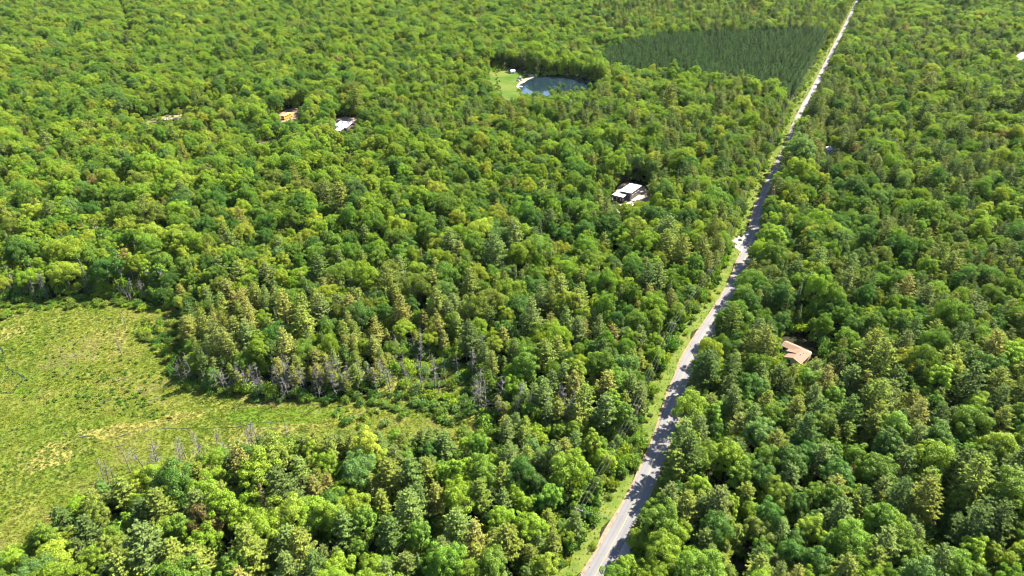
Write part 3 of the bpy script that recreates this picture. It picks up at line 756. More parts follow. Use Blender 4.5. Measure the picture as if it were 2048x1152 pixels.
CW = dict(lime='lime green', yellow='yellow green', mid='mid green', deep='deep green', bluish='bluish green', olive='olive green', rust='rusty brown', grey='grey green', dark='dark green', tan='tan tinged', dead='bare grey')
KW = dict(broadleaf_tree='broadleaf', pine_tree='pine', spruce_tree='spruce', birch_tree='pale-stemmed birch', dead_tree='dead snag', shrub='shrub')
ORD = ['leftmost', 'second from left', 'third from left', 'fourth from left', 'fifth from left', 'sixth from left', 'seventh from left', 'eighth from left', 'ninth from left', 'tenth from left']
def give_labels(items, where=zone):
    """items: (root object, kind, colour, size word, x, y, px, py); every label singles out one thing"""
    cells = {}
    for it in items: cells.setdefault((it[1], it[2], it[3], where(it[4], it[5], it[6], it[7])), []).append(it)
    for (kind, cw, sw, z_), its in cells.items():
        def lab(q): return ('%s %s %s %s' % (sw, CW[cw], KW[kind], z_) + (', ' + q if q else '')).strip()
        if len(its) == 1: its[0][0]['label'] = lab(''); continue
        its.sort(key=lambda i: i[7]); nb = min(5, max(1, -(-len(its) // 6))); per = -(-len(its) // nb)
        names = {1: [''], 2: ['upper', 'lower'], 3: ['upper', 'middle', 'lower'], 4: ['top', 'upper', 'lower', 'bottom'], 5: ['top', 'upper', 'middle', 'lower', 'bottom']}.get(nb, ['row %d' % (k + 1) for k in range(nb)])
        for b_ in range(nb):
            row = sorted(its[b_ * per:(b_ + 1) * per], key=lambda i: i[6])
            for k, i in enumerate(row):
                w = 'rightmost' if (k == len(row) - 1 and k > 0) else ORD[k]
                if len(row) == 1: w = ''
                i[0]['label'] = lab((w + (', %s row' % names[b_] if names[b_] else '')).strip() if w else 'the %s one' % (names[b_] or 'only'))
DATA = {}
def single(kind, pi, x, y, rz, sc, tint, name=None, z=0.0):
    P_ = PROTO[kind][pi]; r = empty(name or kind, (x, y, z), rz); r.scale = (sc, sc, sc)
    a = bpy.data.objects.new('trunk' if kind != 'shrub' else 'stems', P_['trunk']); COL.objects.link(a); a.parent = r
    b_ = bpy.data.objects.new('foliage' if kind == 'shrub' else 'crown', P_['crown']); COL.objects.link(b_); b_.parent = r
    b_['tint'] = [float(v) for v in tint] + [1.0]
    return r
GROUPS = dict(broadleaf_tree='broadleaf trees of the woods', pine_tree='pines of the woods', spruce_tree='spruces among the trees', birch_tree='birches by the marsh', dead_tree='dead snags by the marsh', shrub='shrubs of the marsh and roadside')
items = []
for kind, lim in (('broadleaf_tree', 300), ('pine_tree', 300), ('spruce_tree', 60), ('birch_tree', 60)):
    T_ = sorted([t_ for t_ in TREES if t_[0] == kind], key=lambda t_: t_[10])
    one = [t_ for t_ in T_ if -5 < t_[8] < 2053 and 0 < t_[9] < 1150][:lim]; ids = set(map(id, one)); rest = [t_ for t_ in T_ if id(t_) not in ids]
    for (k_, pi, x, y, rz, sc, tn, tint, px, py, zc, hr) in one:
        r = single(kind, pi, x, y, rz, sc, tint); tag(r, None, 'tree', GROUPS[kind])
        Hh = PROTO[kind][pi]['H'] * sc
        items.append((r, kind, tn, 'tall' if Hh > 16 else ('small' if Hh < 10.5 else 'medium'), x, y, px, py))
    stand(kind.replace('tree', 'forest'), {'broadleaf_tree': 'mass of farther broadleaf trees filling the woods', 'pine_tree': 'farther pines mixed into the woods', 'spruce_tree': 'farther dark spruces scattered in the woods', 'birch_tree': 'farther slim birches by the marsh'}[kind],
          [(x, y, rz, (sc * random.uniform(.9, 1.1), sc * random.uniform(.9, 1.1), sc * hr * random.uniform(.88, 1.12)), tint, pi) for (k_, pi, x, y, rz, sc, tn, tint, px, py, zc, hr) in rest], [p_['joined'] for p_ in PROTO[kind]])
give_labels(items)
stand('pine_plantation', 'square stand of dark plantation conifers in tight rows by the road',
      [(q[0], q[1], random.uniform(0, 6), (s_, s_, s_ * random.uniform(.9, 1.1)), jit((.042, .086, .021), .38), random.randrange(3)) for q in PL for s_ in (random.uniform(.78, 1.15),)], [p_['joined'] for p_ in PROTO['plantation_pine']])

# ------------------------------------------------------------------ dead snags
items = []
SN = []
def snags_px(n, poly, hmin, hmax):
    P = np.array(poly); k = 0
    while k < n:
        px = random.uniform(P[:, 0].min(), P[:, 0].max()); py = random.uniform(P[:, 1].min(), P[:, 1].max())
        if not inside(poly, px, py): continue
        x, y, _ = ground(px, py)
        if any(math.hypot(x - s_[0], y - s_[1]) < 1.6 for s_ in SN): continue
        SN.append((x, y, random.uniform(hmin, hmax))); k += 1
snags_px(16, [(350, 745), (372, 735), (480, 778), (600, 800), (600, 812), (470, 792), (360, 765)], 6, 12)
snags_px(26, [(560, 780), (760, 770), (790, 785), (640, 805), (570, 800)], 8, 14)
snags_px(26, [(750, 770), (820, 690), (960, 710), (1000, 800), (930, 815), (800, 795)], 6, 14); snags_px(10, [(480, 770), (600, 780), (600, 800), (480, 790)], 6, 12)
snags_px(28, [(930, 800), (1010, 820), (1160, 830), (1230, 850), (1210, 862), (1040, 850), (940, 830)], 9, 15)
snags_px(16, [(200, 960), (300, 935), (430, 905), (560, 880), (560, 900), (430, 930), (300, 965), (210, 985)], 6, 13)
snags_px(10, [(10, 590), (40, 610), (120, 600), (110, 580)], 7, 12); snags_px(8, [(240, 590), (290, 575), (300, 600), (250, 610)], 6, 10)
for a, b, h in ((320, 950, 15), (262, 945, 9), (372, 918, 9), (436, 902, 9), (245, 712, 7.5), (252, 652, 7), (218, 968, 9), (510, 895, 9), (575, 880, 8)): SN.append((*ground(a, b)[:2], h))
for x, y, h in SN:
    pi = min(range(6), key=lambda k: abs(PROTO['dead_tree'][k]['H'] - h) + random.uniform(0, 4)); sc = h / PROTO['dead_tree'][pi]['H']
    r = single('dead_tree', pi, x, y, random.uniform(0, 6.28), sc, (.3, .3, .3)); r.rotation_euler = (random.gauss(0, .09), random.gauss(0, .09), r.rotation_euler[2])
    tag(r, None, 'dead tree', GROUPS['dead_tree']); px, py, _ = project(x, y, h * .6)
    items.append((r, 'dead_tree', 'dead', 'tall' if h > 12 else ('short' if h < 8.5 else 'medium'), x, y, px, py))
def snag_zone(x, y, px, py):
    if py > 850 and px < 620: return 'at the near marsh edge'
    if px < 330 and py < 640: return 'at the far marsh edge'
    if px < 330: return 'in the open marsh'
    if px < 500: return 'at the pine point tip'
    if px < 700: return 'at the pine point foot'
    if px < 870: return 'left in the boggy clearing'
    if px < 985: return 'right in the boggy clearing'
    return 'between bog and road'
give_labels(items, snag_zone)

# ------------------------------------------------------------------ shrubs
items = []
def shrubs_px(n, poly, smin, smax, tints, ids=(0, 1, 2, 3)):
    P = np.array(poly); k = 0; tr = 0
    while k < n and tr < n * 30:
        tr += 1
        px = random.uniform(P[:, 0].min(), P[:, 0].max()); py = random.uniform(P[:, 1].min(), P[:, 1].max())
        if inside(poly, px, py):
            SHRUBS.append((*ground(px, py)[:2], random.uniform(smin, smax), random.choice(tints), random.choice(ids))); k += 1
shrubs_px(230, [(300, 640), (390, 640), (400, 745), (470, 775), (470, 800), (370, 780), (300, 690), (250, 660)], .5, 1.3, ('mid', 'olive', 'deep', 'yellow'))
shrubs_px(150, [(0, 605), (150, 588), (280, 592), (320, 625), (200, 612), (60, 622), (0, 640)], .5, 1.2, ('mid', 'olive', 'deep', 'lime'))
shrubs_px(230, [(0, 640), (280, 630), (330, 760), (300, 830), (0, 800)], .2, .65, ('deep', 'olive', 'mid'), (1, 3))
shrubs_px(130, [(150, 740), (330, 740), (330, 840), (150, 830)], .3, .7, ('deep', 'mid', 'lime'), (1, 3))
shrubs_px(170, [(470, 780), (800, 780), (960, 800), (1010, 860), (900, 850), (700, 800), (500, 812)], .5, 1.15, ('mid', 'bluish', 'deep'))
shrubs_px(150, [(780, 700), (930, 700), (980, 800), (930, 825), (800, 790)], .6, 1.5, ('mid', 'bluish', 'lime'))
shrubs_px(50, [(640, 800), (900, 810), (960, 850), (700, 860)], .4, 1.0, ('bluish', 'deep', 'mid'))
shrubs_px(90, [(0, 830), (250, 830), (150, 960), (0, 1060)], .2, .5, ('deep', 'olive'), (1, 3))
shrubs_px(280, [(960, 830), (1270, 850), (1300, 900), (1260, 960), (1080, 900), (960, 880)], .8, 1.7, ('mid', 'bluish', 'lime'))
for i in range(0, 515):
    for _ in range(3):
        o_ = -random.uniform(5.2, 12.5)
        if random.random() < .75: q = ROAD[i] + _N[i] * o_ + rng.normal(size=2) * 1.0; SHRUBS.append((q[0], q[1], random.uniform(.35, 1.0) * (1.0 if o_ > -8 else 1.5), random.choice(('lime', 'mid', 'yellow', 'mid', 'bluish'))))
    if random.random() < .8: q = ROAD[i] + _N[i] * random.uniform(4.6, 8); SHRUBS.append((q[0], q[1], random.uniform(.5, 1.1), random.choice(('mid', 'deep', 'lime'))))
for q in TRAIL[::2]:
    SHRUBS.append((q[0] + random.uniform(-2, 2), q[1] + random.uniform(4, 8), random.uniform(.4, .9), 'mid'))
shrubs_px(40, [(1100, 182), (1165, 178), (1168, 186), (1100, 196)], .7, 1.6, ('bluish', 'mid')); shrubs_px(25, [(1072, 148), (1110, 150), (1110, 152), (1074, 154)], .8, 1.8, ('bluish', 'mid'))
shrubs_px(60, [(1160, 156), (1200, 166), (1216, 180), (1226, 176), (1204, 160), (1165, 150)], 1, 2, ('mid', 'deep'))
shrubs_px(26, [(985, 150), (1000, 150), (1004, 190), (990, 190)], .4, 1.0, ('mid', 'deep')); shrubs_px(16, [(1036, 176), (1046, 186), (1040, 190), (1030, 178)], .3, .8, ('mid', 'olive')); shrubs_px(14, [(1040, 146), (1066, 150), (1060, 156), (1044, 158)], .3, .8, ('deep', 'olive')); shrubs_px(30, [(985, 134), (1000, 131), (1010, 136), (990, 150)], .6, 1.2, ('mid', 'lime')); shrubs_px(26, [(505, 282), (580, 262), (600, 272), (540, 292)], .6, 1.2, ('mid', 'lime'))
shrubs_px(16, [(1552, 712), (1570, 722), (1580, 735), (1555, 725)], .5, 1, ('mid', 'lime'))
rows = []
cand = []
for s_ in SHRUBS:
    x, y, sc, tn = s_[:4]; pi = s_[4] if len(s_) > 4 else random.randrange(4)
    o_ = abs(float(road_offset(x, y)[0][0]))
    if o_ < 4.3: continue
    px, py, zc = project(x, y, 1.0); cand.append((zc, x, y, sc, tn, pi, px, py))
cand.sort()
in_view = [c_ for c_ in cand if 0 < c_[6] < 2048 and 0 < c_[7] < 1152]
one = set(map(id, [c_ for c_ in in_view if c_[6] < 1010 and 590 < c_[7] < 900][:280]))
for c_ in cand:
    zc, x, y, sc, tn, pi, px, py = c_; tint = jit(BROAD[tn], .18)
    if id(c_) in one:
        r = single('shrub', pi, x, y, random.uniform(0, 6), sc, tint); tag(r, None, 'shrub', GROUPS['shrub'])
        Hh = PROTO['shrub'][pi]['H'] * sc; items.append((r, 'shrub', tn, 'large' if Hh > 2.2 else ('low' if Hh < 1.0 else 'knee-high' if Hh < 1.4 else 'middling'), x, y, px, py))
    else: rows.append((x, y, random.uniform(0, 6), (sc, sc, sc), tint, pi))
def shrub_zone(x, y, px, py):
    if py < 625: return 'at the far marsh edge'
    if px < 150: return 'in the open marsh' if py < 830 else 'in the lower left marsh'
    if px < 290: return 'in the middle marsh'
    if px < 420 and py < 700: return 'in the upper thicket'
    if px < 480: return 'at the pine point tip'
    if px < 640: return 'at the pine point foot'
    if px < 780: return 'on the marsh tongue'
    if py < 790: return 'in the boggy clearing'
    return 'at the marsh tongue end'
give_labels(items, shrub_zone)
stand('shrubbery', 'low leafy shrubs along the roadside and in the clearings', rows, [p_['joined'] for p_ in PROTO['shrub']])

# ------------------------------------------------------------------ saplings and brush that fill the gaps under the trees
rows = []
n = 42000
yv = np.sqrt(rng.uniform(85 ** 2, 760 ** 2, n)); xv = rng.uniform(-1, 1, n) * ((yv * CP + H_CAM * SP) * .75 * 1.1 + 8)
y2 = np.sqrt(rng.uniform(85 ** 2, 270 ** 2, 9000)); yv = np.r_[yv, y2]; xv = np.r_[xv, rng.uniform(-1, 1, 9000) * ((y2 * CP + H_CAM * SP) * .75 * 1.1 + 8)]
ov = road_offset(xv, yv)[0]; bd = (ov > -6) & (ov < 5.5)
for k in ('marsh', 'lawn', 'pond', 'bus', 'white', 'tan', 'metal', 'edge'): bd |= inside(G[k], xv, yv)
bd |= inside(PLANT, xv, yv)
for i in np.nonzero(~bd)[0]:
    if random.random() < .25: continue
    s_ = random.uniform(.9, 2.0)
    if crown_hits(xv[i], yv[i], 2.6 * s_, 1.5 * s_): continue
    rows.append((xv[i], yv[i], random.uniform(0, 6), (s_, s_, s_ * random.uniform(.9, 1.5)), jit(BROAD[random.choice(('mid', 'lime', 'deep', 'bluish'))], .2), random.randrange(4)))
stand('undergrowth', 'saplings and brush under the trees', rows, [p_['joined'] for p_ in PROTO['shrub']])

# ------------------------------------------------------------------ marsh tussocks and verge weeds
rows = []
n = 120000
gm = G['marsh']; x = rng.uniform(-190, 25, n); y = rng.uniform(100, 420, n)
x = rng.uniform(gm[:, 0].min(), gm[:, 0].max(), n); y = rng.uniform(gm[:, 1].min(), gm[:, 1].max(), n)
P3 = [project(a, b_, 0)[:2] for a, b_ in zip(x, y)]
ok = inside(gm, x, y) & np.array([-40 < p_[0] < 1060 for p_ in P3])
nn1, nn2 = vnoise(x, y, 22, 31), vnoise(x, y, 5, 32)
for i in np.nonzero(ok)[0]:
    k = nn1[i] * .6 + nn2[i] * .4
    if k < .38: c_ = (.085, .130, .015)
    elif k < .54: c_ = (.122, .152, .02)
    elif k < .66: c_ = (.160, .170, .035)
    else: c_ = (.215, .19, .075)
    s_ = random.uniform(.5, 1.25); rows.append((x[i], y[i], random.uniform(0, 6), (s_ * 1.2, s_ * 1.2, s_ * .5), jit(c_, .2), random.randrange(3), .02))
    if len(rows) > 42000: break
for i in range(0, 420):
    for _ in range(16):
        o_ = -random.uniform(3.1, 10); q = ROAD[i] + _N[i] * o_ + rng.normal(size=2) * .8; s_ = random.uniform(.4, .9)
        if abs(float(road_offset(q[0], q[1])[0][0])) > 3.0: rows.append((q[0], q[1], random.uniform(0, 6), (s_, s_, s_), jit(random.choice(((.10, .15, .02), (.15, .17, .03), (.075, .12, .018)))), random.randrange(3), .02))
stand('grass', 'tussocks of marsh grass and roadside weeds', rows, [p_['joined'] for p_ in PROTO['tuft']])
# ------------------------------------------------------------------ buildings
def slab(mb, corners, th):
    """a thick sheet: four (or more) top corners pushed down by th"""
    n = len(corners); vv = list(corners) + [(x, y, z - th) for x, y, z in corners]
    mb.add(vv, [tuple(range(n)), tuple(range(2 * n - 1, n - 1, -1))] + [(i, n + i, n + (i + 1) % n, (i + 1) % n) for i in range(n)])
def windows(parent, spots, w, h, frame_m, axis):
    """spots: (x, y, z); axis 'x' when the wall faces along x"""
    for x, y, z in spots:
        f = MB(); g = MB()
        if axis == 'x': f.box((x, y, z), (.10, w + .16, h + .16)); g.box((x, y, z), (.16, w, h))
        else: f.box((x, y, z), (w + .16, .10, h + .16)); g.box((x, y, z), (w, .16, h))
        fo = f.obj('window', frame_m, parent); g.obj('pane', M['glass'], fo)

# house with the tan shingle roof, east of the road
c = (98.55, 192.15); hs = empty('house', (c[0], c[1], 0), math.radians(-45)); tag(hs, 'small cream house with tan hipped and gabled shingle roof among trees', 'house')
mb = MB(); E, RG = 2.5, 3.5
mb.add([(-2.6, -4.1, 0), (2.6, -4.1, 0), (2.6, -4.1, E), (0, -4.1, RG - .15), (-2.6, -4.1, E), (-2.6, 4.9, 0), (2.6, 4.9, 0), (2.6, 4.9, E), (-2.6, 4.9, E)],
       [(0, 1, 2, 3, 4), (1, 6, 7, 2), (6, 5, 8, 7), (5, 0, 4, 8), (2, 7, 8, 4, 3)])
mb.obj('wall', M['cream_wall'], hs)
mb = MB(); mb.box((-4.4, 3.3, E / 2), (4.0, 3.4, E)); mb.obj('wing_wall', M['cream_wall'], hs)
rf = MB()
slab(rf, [(0, -4.5, RG), (3.05, -4.5, E - .12), (3.05, 4.2, E - .12), (0, 2.6, RG)], .16)
slab(rf, [(3.05, 4.2, E - .12), (1.9, 5.5, E - .12), (-.6, 5.6, E - .12), (0, 2.6, RG)], .16)
slab(rf, [(0, 2.6, RG), (-.6, 5.6, E - .12), (-3.05, 4.6, E - .12), (-3.05, 1.8, E - .12)], .16)
slab(rf, [(0, -4.5, RG), (0, 2.6, RG), (-3.05, 1.8, E - .12), (-3.05, -4.5, E - .12)], .16)
ro = rf.obj('roof', M['tan_roof'], hs)
mb = MB(); mb.tube((.9, -.6, 2.9), (.9, -.6, 3.7), .10, .10, 8); mb.obj('vent_pipe', M['chrome'], ro)
mb = MB(); mb.tube((1.2, 1.4, 2.8), (1.2, 1.4, 3.5), .08, .08, 8); mb.obj('vent_pipe', M['chrome'], ro)
rf = MB(); A0, A1, AR = -6.9, -.2, 3.2
slab(rf, [(A0, 3.3, AR), (A1, 3.3, AR), (A1, 1.15, E - .05), (A0, 1.15, E - .05)], .16); slab(rf, [(A0, 3.3, AR), (A0, 5.45, E - .05), (A1, 5.45, E - .05), (A1, 3.3, AR)], .16)
rf.obj('wing_roof', M['tan_roof'], hs)
rf = MB(); slab(rf, [(-.5, -1.0, 3.5), (-.5, .8, 3.5), (-3.9, .8, 2.7), (-3.9, -1.0, 2.7)], .16); rf.obj('porch_roof', M['tan_roof'], hs)
for q in (-.8, .6): mb = MB(); mb.tube((-3.7, q, 0), (-3.7, q, 2.55), .07, .07, 6); mb.obj('porch_post', M['white_trim'], hs)
windows(hs, [(-1.3, -4.12, 1.5), (1.3, -4.12, 1.5)], 1.1, 1.1, M['white_trim'], 'y'); windows(hs, [(-5.6, 1.57, 1.5), (-4.2, 1.57, 1.5)], 1.0, 1.1, M['white_trim'], 'y')
windows(hs, [(2.62, -2, 1.5), (2.62, 1.5, 1.5)], 1.2, 1.1, M['white_trim'], 'x')
mb = MB(); mb.box((-2.63, -.1, 1.02), (.1, .95, 2.04)); d_ = mb.obj('door', M['brown_wall'], hs); mb = MB(); mb.tube((-2.74, .25, 1.0), (-2.66, .25, 1.0), .04, .04, 6); mb.obj('handle', M['chrome'], d_)

# modern house with two white flat roofs
hs = empty('house', (62.75, 339.5, 0), math.radians(-35.6)); tag(hs, 'dark walled house with two stepped white flat roofs in a sandy clearing', 'house')
mb = MB(); mb.box((0, 0, 2.35), (6.0, 11.2, 4.7)); mb.obj('wall', M['dark_wall'], hs)
rf = MB(); slab(rf, [(-3.4, -6.1, 4.85), (3.4, -6.1, 5.05), (3.4, 6.1, 5.25), (-3.4, 6.1, 5.05)], .25); ro = rf.obj('roof', M['white_roof'], hs)
mb = MB(); mb.box((-2.2, 1.5, 5.3), (.7, .7, .7)); mb.obj('roof_vent', M['chrome'], ro)
mb = MB(); mb.box((-2.1, -8.0, 1.7), (5.4, 3.8, 3.4)); mb.obj('annex_wall', M['dark_wall'], hs)
rf = MB(); slab(rf, [(-5.2, -10.3, 3.55), (1.1, -10.3, 3.55), (1.1, -6.2, 3.75), (-5.2, -6.2, 3.75)], .22); rf.obj('annex_roof', M['white_roof'], hs)
windows(hs, [(-3.5, -9.92, 1.8), (-1.2, -9.92, 1.8)], 1.4, 1.5, M['white_trim'], 'y'); windows(hs, [(3.02, -3, 2.4), (3.02, 0, 2.4), (3.02, 3, 2.4)], 1.6, 1.5, M['white_trim'], 'x')
mb = MB(); mb.box((.9, -9.93, 1.05), (.9, .1, 2.1)); d_ = mb.obj('door', M['brown_wall'], hs); mb = MB(); mb.tube((1.2, -10.05, 1.0), (1.2, -9.96, 1.0), .04, .04, 6); mb.obj('handle', M['chrome'], d_)

# house with the pale metal roof, upper left
hs = empty('house', (-113.4, 458.0, 0), math.radians(-28)); tag(hs, 'house with large pale metal roof and dark skylight in upper left woods', 'house')
mb = MB(); mb.box((0, 0, 1.9), (9.4, 9.2, 3.8)); mb.obj('wall', M['brown_wall'], hs)
rf = MB(); slab(rf, [(-5.2, 1.4, 5.6), (5.2, 1.4, 5.6), (5.2, -5.3, 3.7), (-5.2, -5.3, 3.7)], .16); slab(rf, [(-5.2, 5.2, 4.2), (5.2, 5.2, 4.2), (5.2, 1.4, 5.6), (-5.2, 1.4, 5.6)], .16)
ro = rf.obj('roof', M['metal_roof'], hs)
mb = MB(); slab(mb, [(1.4, .9, 5.6), (3.6, .9, 5.6), (3.6, -.2, 5.29), (1.4, -.2, 5.29)], .1); mb.obj('skylight', M['glass'], ro)
mb = MB(); mb.box((-1.5, -.8, 5.6), (.6, .6, 1.5)); mb.obj('chimney', M['rock'], ro)
rf = MB(); slab(rf, [(-5.8, -5.6, 3.1), (-1.4, -5.6, 3.1), (-1.4, -8.6, 2.6), (-5.8, -8.6, 2.6)], .14); rf.obj('porch_roof', M['metal_roof'], hs)
mb = MB(); mb.box((1.2, -7.4, 1.35), (3.6, 4.0, 2.7)); mb.obj('annex_wall', M['brown_wall'], hs)
rf = MB(); slab(rf, [(-.9, -9.8, 2.75), (3.3, -9.8, 2.75), (3.3, -5.4, 3.3), (-.9, -5.4, 3.3)], .14); rf.obj('annex_roof', M['white_roof'], hs)
for q in (-5.6, -1.6):
    mb = MB(); mb.tube((q, -8.4, 0), (q, -8.4, 2.5), .08, .08, 6); mb.obj('porch_post', M['white_trim'], hs)
windows(hs, [(-3.8, -4.62, 1.7), (4.0, -4.62, 1.7)], 1.2, 1.2, M['white_trim'], 'y'); windows(hs, [(4.72, -2, 1.8), (4.72, 2, 1.8)], 1.2, 1.2, M['white_trim'], 'x')

# grey roofed house half hidden right of the far road
hs = empty('house', (197.6, 411.5, 0), math.radians(20)); tag(hs, 'small grey roofed house half hidden by pines right of the road', 'house')
mb = MB(); mb.box((0, 0, 1.4), (6.4, 5.0, 2.8)); mb.obj('wall', M['white_trim'], hs)
rf = MB(); slab(rf, [(-3.6, 0, 4.3), (3.6, 0, 4.3), (3.6, -2.9, 2.75), (-3.6, -2.9, 2.75)], .14); slab(rf, [(-3.6, 2.9, 2.75), (3.6, 2.9, 2.75), (3.6, 0, 4.3), (-3.6, 0, 4.3)], .14); rf.obj('roof', plain('grey_shingle', (.30, .29, .32), .85, .15, 0, .12, 1.5), hs)
windows(hs, [(-1.6, -2.52, 1.6), (1.6, -2.52, 1.6)], 1.0, 1.0, M['white_trim'], 'y')

# white shed on the pond lawn
hs = empty('shed', (.6, 629, 0), math.radians(15)); tag(hs, 'small pale shed with white roof on the lawn beside the pond', 'shed')
mb = MB(); mb.box((0, 0, 1.1), (3.6, 3.0, 2.2)); mb.obj('wall', M['white_trim'], hs)
rf = MB(); slab(rf, [(-2.1, 0, 3.2), (2.1, 0, 3.2), (2.1, -1.8, 2.2), (-2.1, -1.8, 2.2)], .12); slab(rf, [(-2.1, 1.8, 2.2), (2.1, 1.8, 2.2), (2.1, 0, 3.2), (-2.1, 0, 3.2)], .12); rf.obj('roof', M['white_roof'], hs)
mb = MB(); mb.box((0, -1.53, .95), (1.0, .08, 1.9)); mb.obj('door', M['brown_wall'], hs)
# pond dock
dk = empty('dock', (6.2, 578.6, .1), math.radians(-20)); tag(dk, 'small pale wooden dock at the left shore of the pond', 'dock')
for k in range(7): mb = MB(); mb.box((-2.1 + k * .7, 0, .45), (.64, 2.2, .08)); mb.obj('plank', M['white_trim'], dk)
for q in ((-2, -.9), (2, -.9), (-2, .9), (2, .9)): mb = MB(); mb.tube((q[0], q[1], -.3), (q[0], q[1], .41), .08, .08, 6); mb.obj('post', M['pole_wood'], dk)

# ------------------------------------------------------------------ vehicles
def wheel(parent, x, y, r, w=.26):
    mb = MB(); mb.tube((x, y - w / 2, r), (x, y + w / 2, r), r, r, 14); t_ = mb.obj('wheel', M['black'], parent)
    mb = MB(); mb.tube((x, y - w / 2 - .02, r), (x, y + w / 2 + .02, r), r * .55, r * .55, 10); mb.obj('rim', M['chrome'], t_)
def loft(mb, prof, w0, w1, zmid):
    """side profile (x, z) drawn across the width; narrower above zmid"""
    def wd(z): return w0 if z <= zmid else w1
    n = len(prof); vv = [(x, -wd(z) / 2, z) for x, z in prof] + [(x, wd(z) / 2, z) for x, z in prof]
    mb.add(vv, [tuple(range(n - 1, -1, -1)), tuple(range(n, 2 * n))] + [(i, (i + 1) % n, n + (i + 1) % n, n + i) for i in range(n)])
b_ = empty('bus', (-161.9, 487.5, 0), math.radians(73)); tag(b_, 'long yellow bus parked in the dirt clearing at upper left', 'bus')
mb = MB(); loft(mb, [(-5.4, .5), (-5.45, 2.2), (-5.3, 2.75), (3.9, 2.75), (4.05, 1.75), (5.3, 1.5), (5.45, 1.1), (5.4, .5)], 2.5, 2.5, 9); mb.obj('body', M['yellow'], b_)
mb = MB(); loft(mb, [(-5.3, 2.76), (-5.1, 3.0), (-4.6, 3.1), (3.2, 3.1), (3.7, 3.0), (3.85, 2.76)], 2.4, 2.1, 2.9); mb.obj('roof', M['yellow_roof'], b_)
for s_ in (-1, 1):
    for k in range(9): mb = MB(); mb.box((-4.6 + k * .92, s_ * 1.26, 2.2), (.76, .06, .62)); mb.obj('window', M['glass'], b_)
    mb = MB(); mb.box((-.7, s_ * 1.27, 1.55), (9.2, .05, .10)); mb.obj('rub_rail', M['black'], b_)
    mb = MB(); mb.box((-.7, s_ * 1.27, 1.0), (9.2, .05, .10)); mb.obj('rub_rail', M['black'], b_)
    for x in (-3.2, 4.2): wheel(b_, x, s_ * 1.1, .5)
    mb = MB(); mb.box((5.42, s_ * .9, 1.05), (.1, .3, .25)); mb.obj('headlight', M['white_trim'], b_)
mb = MB(); mb.add([(3.93, -1.1, 2.65), (3.93, 1.1, 2.65), (4.07, 1.1, 1.8), (4.07, -1.1, 1.8)], [(0, 1, 2, 3)]); mb.obj('windshield', M['glass'], b_)
mb = MB(); mb.box((-5.5, 0, 2.2), (.06, 1.9, .6)); mb.obj('rear_window', M['glass'], b_)
mb = MB(); mb.box((5.5, 0, .6), (.16, 2.4, .25)); mb.obj('bumper', M['black'], b_); mb = MB(); mb.box((-5.55, 0, .6), (.16, 2.4, .25)); mb.obj('bumper', M['black'], b_)
def car(x, y, rz, paint, label, van=False):
    r = empty('van' if van else 'car', (x, y, 0), rz); tag(r, label, 'van' if van else 'car')
    mb = MB()
    if van: loft(mb, [(-2.5, .35), (-2.5, 2.0), (-2.3, 2.2), (1.0, 2.2), (1.75, 1.25), (2.45, 1.05), (2.5, .35)], 1.95, 1.7, 1.3)
    else: loft(mb, [(-2.2, .32), (-2.25, .85), (-1.3, .95), (1.1, .95), (2.1, .82), (2.2, .32)], 1.8, 1.8, 9)
    mb.obj('body', paint, r)
    if van:
        for s_ in (-1, 1):
            for k in range(3): mb = MB(); mb.box((-1.8 + k * 1.05, s_ * .90, 1.7), (.85, .1, .5)); mb.obj('window', M['glass'], r)
        mb = MB(); mb.add([(1.08, -.8, 2.14), (1.08, .8, 2.14), (1.8, .85, 1.30), (1.8, -.85, 1.30)], [(0, 1, 2, 3)]); mb.obj('windshield', M['glass'], r)
    else:
        mb = MB(); loft(mb, [(-1.7, .94), (-1.2, 1.38), (.2, 1.4), (.95, .94)], 1.7, 1.35, 1.1); cb = mb.obj('cabin', M['glass'], r)
        mb = MB(); mb.box((-.5, 0, 1.42), (1.3, 1.3, .05)); mb.obj('roof', paint, r)
    for q in (-1.35, 1.4):
        for s_ in (-1, 1): wheel(r, q, s_ * (.86 if van else .8), .33, .22)
    for s_ in (-1, 1): mb = MB(); mb.box((2.2 if not van else 2.46, s_ * .65, .68), (.1, .3, .16)); mb.obj('headlight', M['white_trim'], r)
car(61.2, 327.6, math.radians(-35), M['white_paint'], 'white car parked below the stepped white-roofed house')
car(63.6, 324.6, math.radians(-30), M['blue_paint'], 'dark blue car parked beside the white car')
car(207.5, 406.1, math.radians(-10), M['white_paint'], 'white van parked in shade beside the grey roofed house', True)

# ------------------------------------------------------------------ utility poles and wires
arc = np.r_[0, np.cumsum(np.hypot(*np.diff(ROAD, axis=0).T))]
def on_road(d, off_):
    i = int(np.searchsorted(arc, d)); i = min(max(i, 1), len(ROAD) - 2); return ROAD[i] + _N[i] * off_, i
d0 = arc[int(np.argmin(np.hypot(ROAD[:, 0] - 102.4, ROAD[:, 1] - 278.0)))]
heads = []
def utility_pole(x, y, ang, label, h=10.5):
    r = empty('utility_pole', (x, y, 0), ang); tag(r, label, 'utility pole', 'poles of the roadside power line')
    mb = MB(); mb.path([(0, 0, -.5), (0, 0, h)], [.17, .11], 8); mb.obj('pole', M['pole_wood'], r)
    mb = MB(); mb.box((0, .14, h - .6), (2.2, .12, .14)); ca = mb.obj('crossarm', M['pole_wood'], r)
    for q in (-.95, 0, .95): mb = MB(); mb.tube((q, .14, h - .53), (q, .14, h - .25), .07, .05, 6); mb.obj('insulator', M['white_trim'], ca)
    return r
